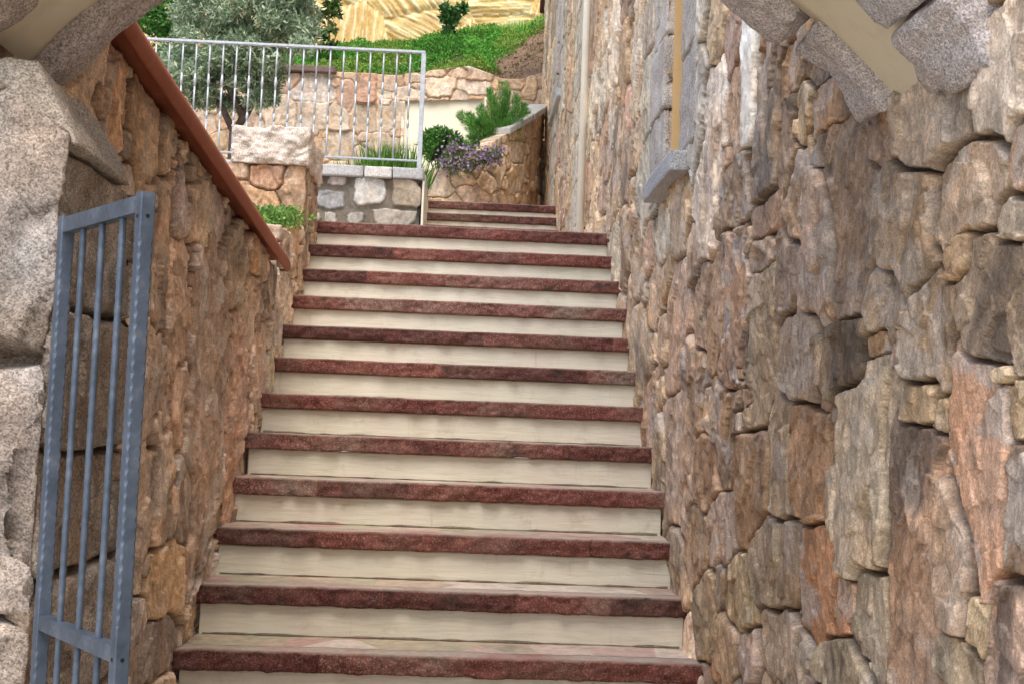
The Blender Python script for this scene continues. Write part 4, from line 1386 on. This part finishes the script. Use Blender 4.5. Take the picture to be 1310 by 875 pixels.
def build_flowers():
    Y = 13.0
    base = at(600, 228, Y); base[2] = 4.35
    root = empty('flowering_plant', tuple(base))
    tag(root, 'trailing plant covered in small purple flowers over the curved wall', 'flower')
    cs = []; rs = np.random.default_rng(12)
    for k in range(44):
        px = rs.uniform(566, 640); py = 186+abs(rs.normal())*9+ (rs.uniform(0, 26) if 572 < px < 622 else 8)
        cs.append(at(px, py, Y-0.05+rs.uniform(-0.12, 0.12)))
    bm = bmesh.new()
    for c in cs[::3]:
        add_tube(bm, [base, (base+c)/2+np.array([0, -0.02, 0.05]), c], [0.007, 0.005, 0.002], 5)
    bm_obj('stems', bm, M['bark'], root, True)
    P = clump_points(cs, [0.07]*len(cs), 60)
    D = RNG.normal(size=(len(P), 3)); D[:, 2] += 0.3
    leaf_mesh('foliage', P, D, RNG.uniform(0.03, 0.055, len(P)), 0.014, vary(S(92, 112, 74), len(P), 0.3, S(140, 152, 108)), root)
    # blooms: little flat stars of six petals
    n = 300
    c = np.array(cs)[rs.integers(len(cs), size=n)]+rs.normal(size=(n, 3))*0.045+np.array([0, -0.05, 0.0])
    Pp = []; Dd = []; Cc = []; Nn = []
    for i in range(n):
        f = np.array([rs.normal()*0.5, -1.0, rs.normal()*0.5+0.3]); f /= np.linalg.norm(f)
        a = np.cross(f, [0, 0, 1]); a /= np.linalg.norm(a); b = np.cross(f, a)
        col = S(150, 116, 162)*rs.uniform(0.75, 1.3) if rs.uniform() < 0.75 else S(186, 156, 192)
        for k in range(6):
            th = k*math.pi/3
            Pp.append(c[i]); Dd.append(a*math.cos(th)+b*math.sin(th)+f*0.25); Nn.append(f); Cc.append(col)
    leaf_mesh('blooms', np.array(Pp), np.array(Dd), 0.018, 0.011, np.array(Cc), root, None, np.array(Nn))
build_flowers()

def tuft(name, label, base, n, spread, h, w, c1, c2, lean=0.35, group=None):
    P = np.array(base)+RNG.normal(size=(n, 3))*np.array([spread[0], spread[1], 0.0])
    D = RNG.normal(size=(n, 3))*lean; D[:, 2] = np.abs(D[:, 2])+1
    o = leaf_mesh(name, P, D, RNG.uniform(0.5, 1.2, n)*h, w, vary(c1, n, 0.3, c2))
    tag(o, label, 'plant', group)
    return o
for px, n, lab in ((462, 90, 'low grass tuft behind the middle of the railing'), (487, 170, 'tall grass tuft behind the railing left of the white panel'), (506, 150, 'broad grass tuft left of the railing end post, second from it'), (524, 120, 'grass tuft behind the railing right before its end post')):
    p = at(px, 200, 12.4); p[2] = 3.95
    tuft('grass_tuft', lab, p, n*2, (0.08, 0.06), 0.52 if n > 100 else 0.40, 0.018, S(64, 116, 44), S(120, 162, 74), 0.3, 'grass tufts behind the railing')

# weeds in the planter on the left wall
def build_weeds():
    for k, (px, py, r, n, lab) in enumerate(((334, 278, 0.10, 900, 'bright green weeds in the planter beside the brown capping'), (362, 278, 0.07, 500, 'smaller clump of weeds in the planter nearest the steps'))):
        c = at(px, py, 6.75)
        P = np.array([c[0], 6.75, 2.73])+RNG.normal(size=(n, 3))*np.array([r*0.8, 0.16, 0.02])
        P[:, 2] = 2.72+0.20*(P[:, 1]-6.6)+RNG.uniform(0, 0.10, n)
        D = RNG.normal(size=(n, 3)); D[:, 2] += 0.8
        o = leaf_mesh('weeds', P, D, RNG.uniform(0.02, 0.045, n), 0.016, vary(S(84, 132, 56), n, 0.3, S(140, 176, 92)))
        tag(o, lab, 'plant', 'weeds in the planter')
    # a loose stone edging the planter
    z = float(wall_top(6.40))
    o = rough_block('rubble_stone', box_map((XL-0.20, 6.27, z-0.03), (XL+0.012, 6.60, z+0.055)), M['schist'], S(200, 178, 158), None, 14, 0.02, 8, 0.25, 60, 0.15)
    tag(o, 'pale rubble stone on the wall top next to the capping end', 'stone')
build_weeds()

# =================================================================== camera, light, world
cam = bpy.data.cameras.new('Camera')
cam.sensor_width = 36.0
cam.lens = F_PX/1310*36.0
cam.clip_end = 500
co = bpy.data.objects.new('Camera', cam)
COL.objects.link(co)
m = Matrix(((_R[0], _U[0], -_F[0], CAM[0]), (_R[1], _U[1], -_F[1], CAM[1]), (_R[2], _U[2], -_F[2], CAM[2]), (0, 0, 0, 1)))
co.matrix_world = m
scene.camera = co

SUN_EL, SUN_AZ = math.radians(60), math.radians(176)     # azimuth from +Y, clockwise: behind the camera, to its left
sun = bpy.data.lights.new('Sun', 'SUN')
sun.energy = 0.9
sun.angle = math.radians(45)
sun.color = (1.0, 0.96, 0.90)
so = bpy.data.objects.new('Sun', sun)
COL.objects.link(so)
dirv = Vector((math.sin(SUN_AZ)*math.cos(SUN_EL), math.cos(SUN_AZ)*math.cos(SUN_EL), math.sin(SUN_EL)))
so.rotation_euler = dirv.to_track_quat('Z', 'Y').to_euler()

w = bpy.data.worlds.new('World')
scene.world = w
w.use_nodes = True
sk = w.node_tree.nodes.new('ShaderNodeTexSky')
sk.sky_type = 'NISHITA'
sk.sun_disc = False
sk.sun_elevation = SUN_EL
sk.sun_rotation = SUN_AZ
sk.air_density = 1.0
sk.dust_density = 4.0
bg = w.node_tree.nodes['Background']
bg.inputs['Strength'].default_value = 0.15
w.node_tree.links.new(sk.outputs[0], bg.inputs['Color'])

scene.view_settings.view_transform = 'Standard'
scene.view_settings.look = 'None'
scene.view_settings.exposure = 1.15
scene.view_settings.gamma = 1.0
scene.render.engine = 'CYCLES'
scene.cycles.max_bounces = 6
scene.cycles.diffuse_bounces = 4
scene.cycles.use_denoising = True
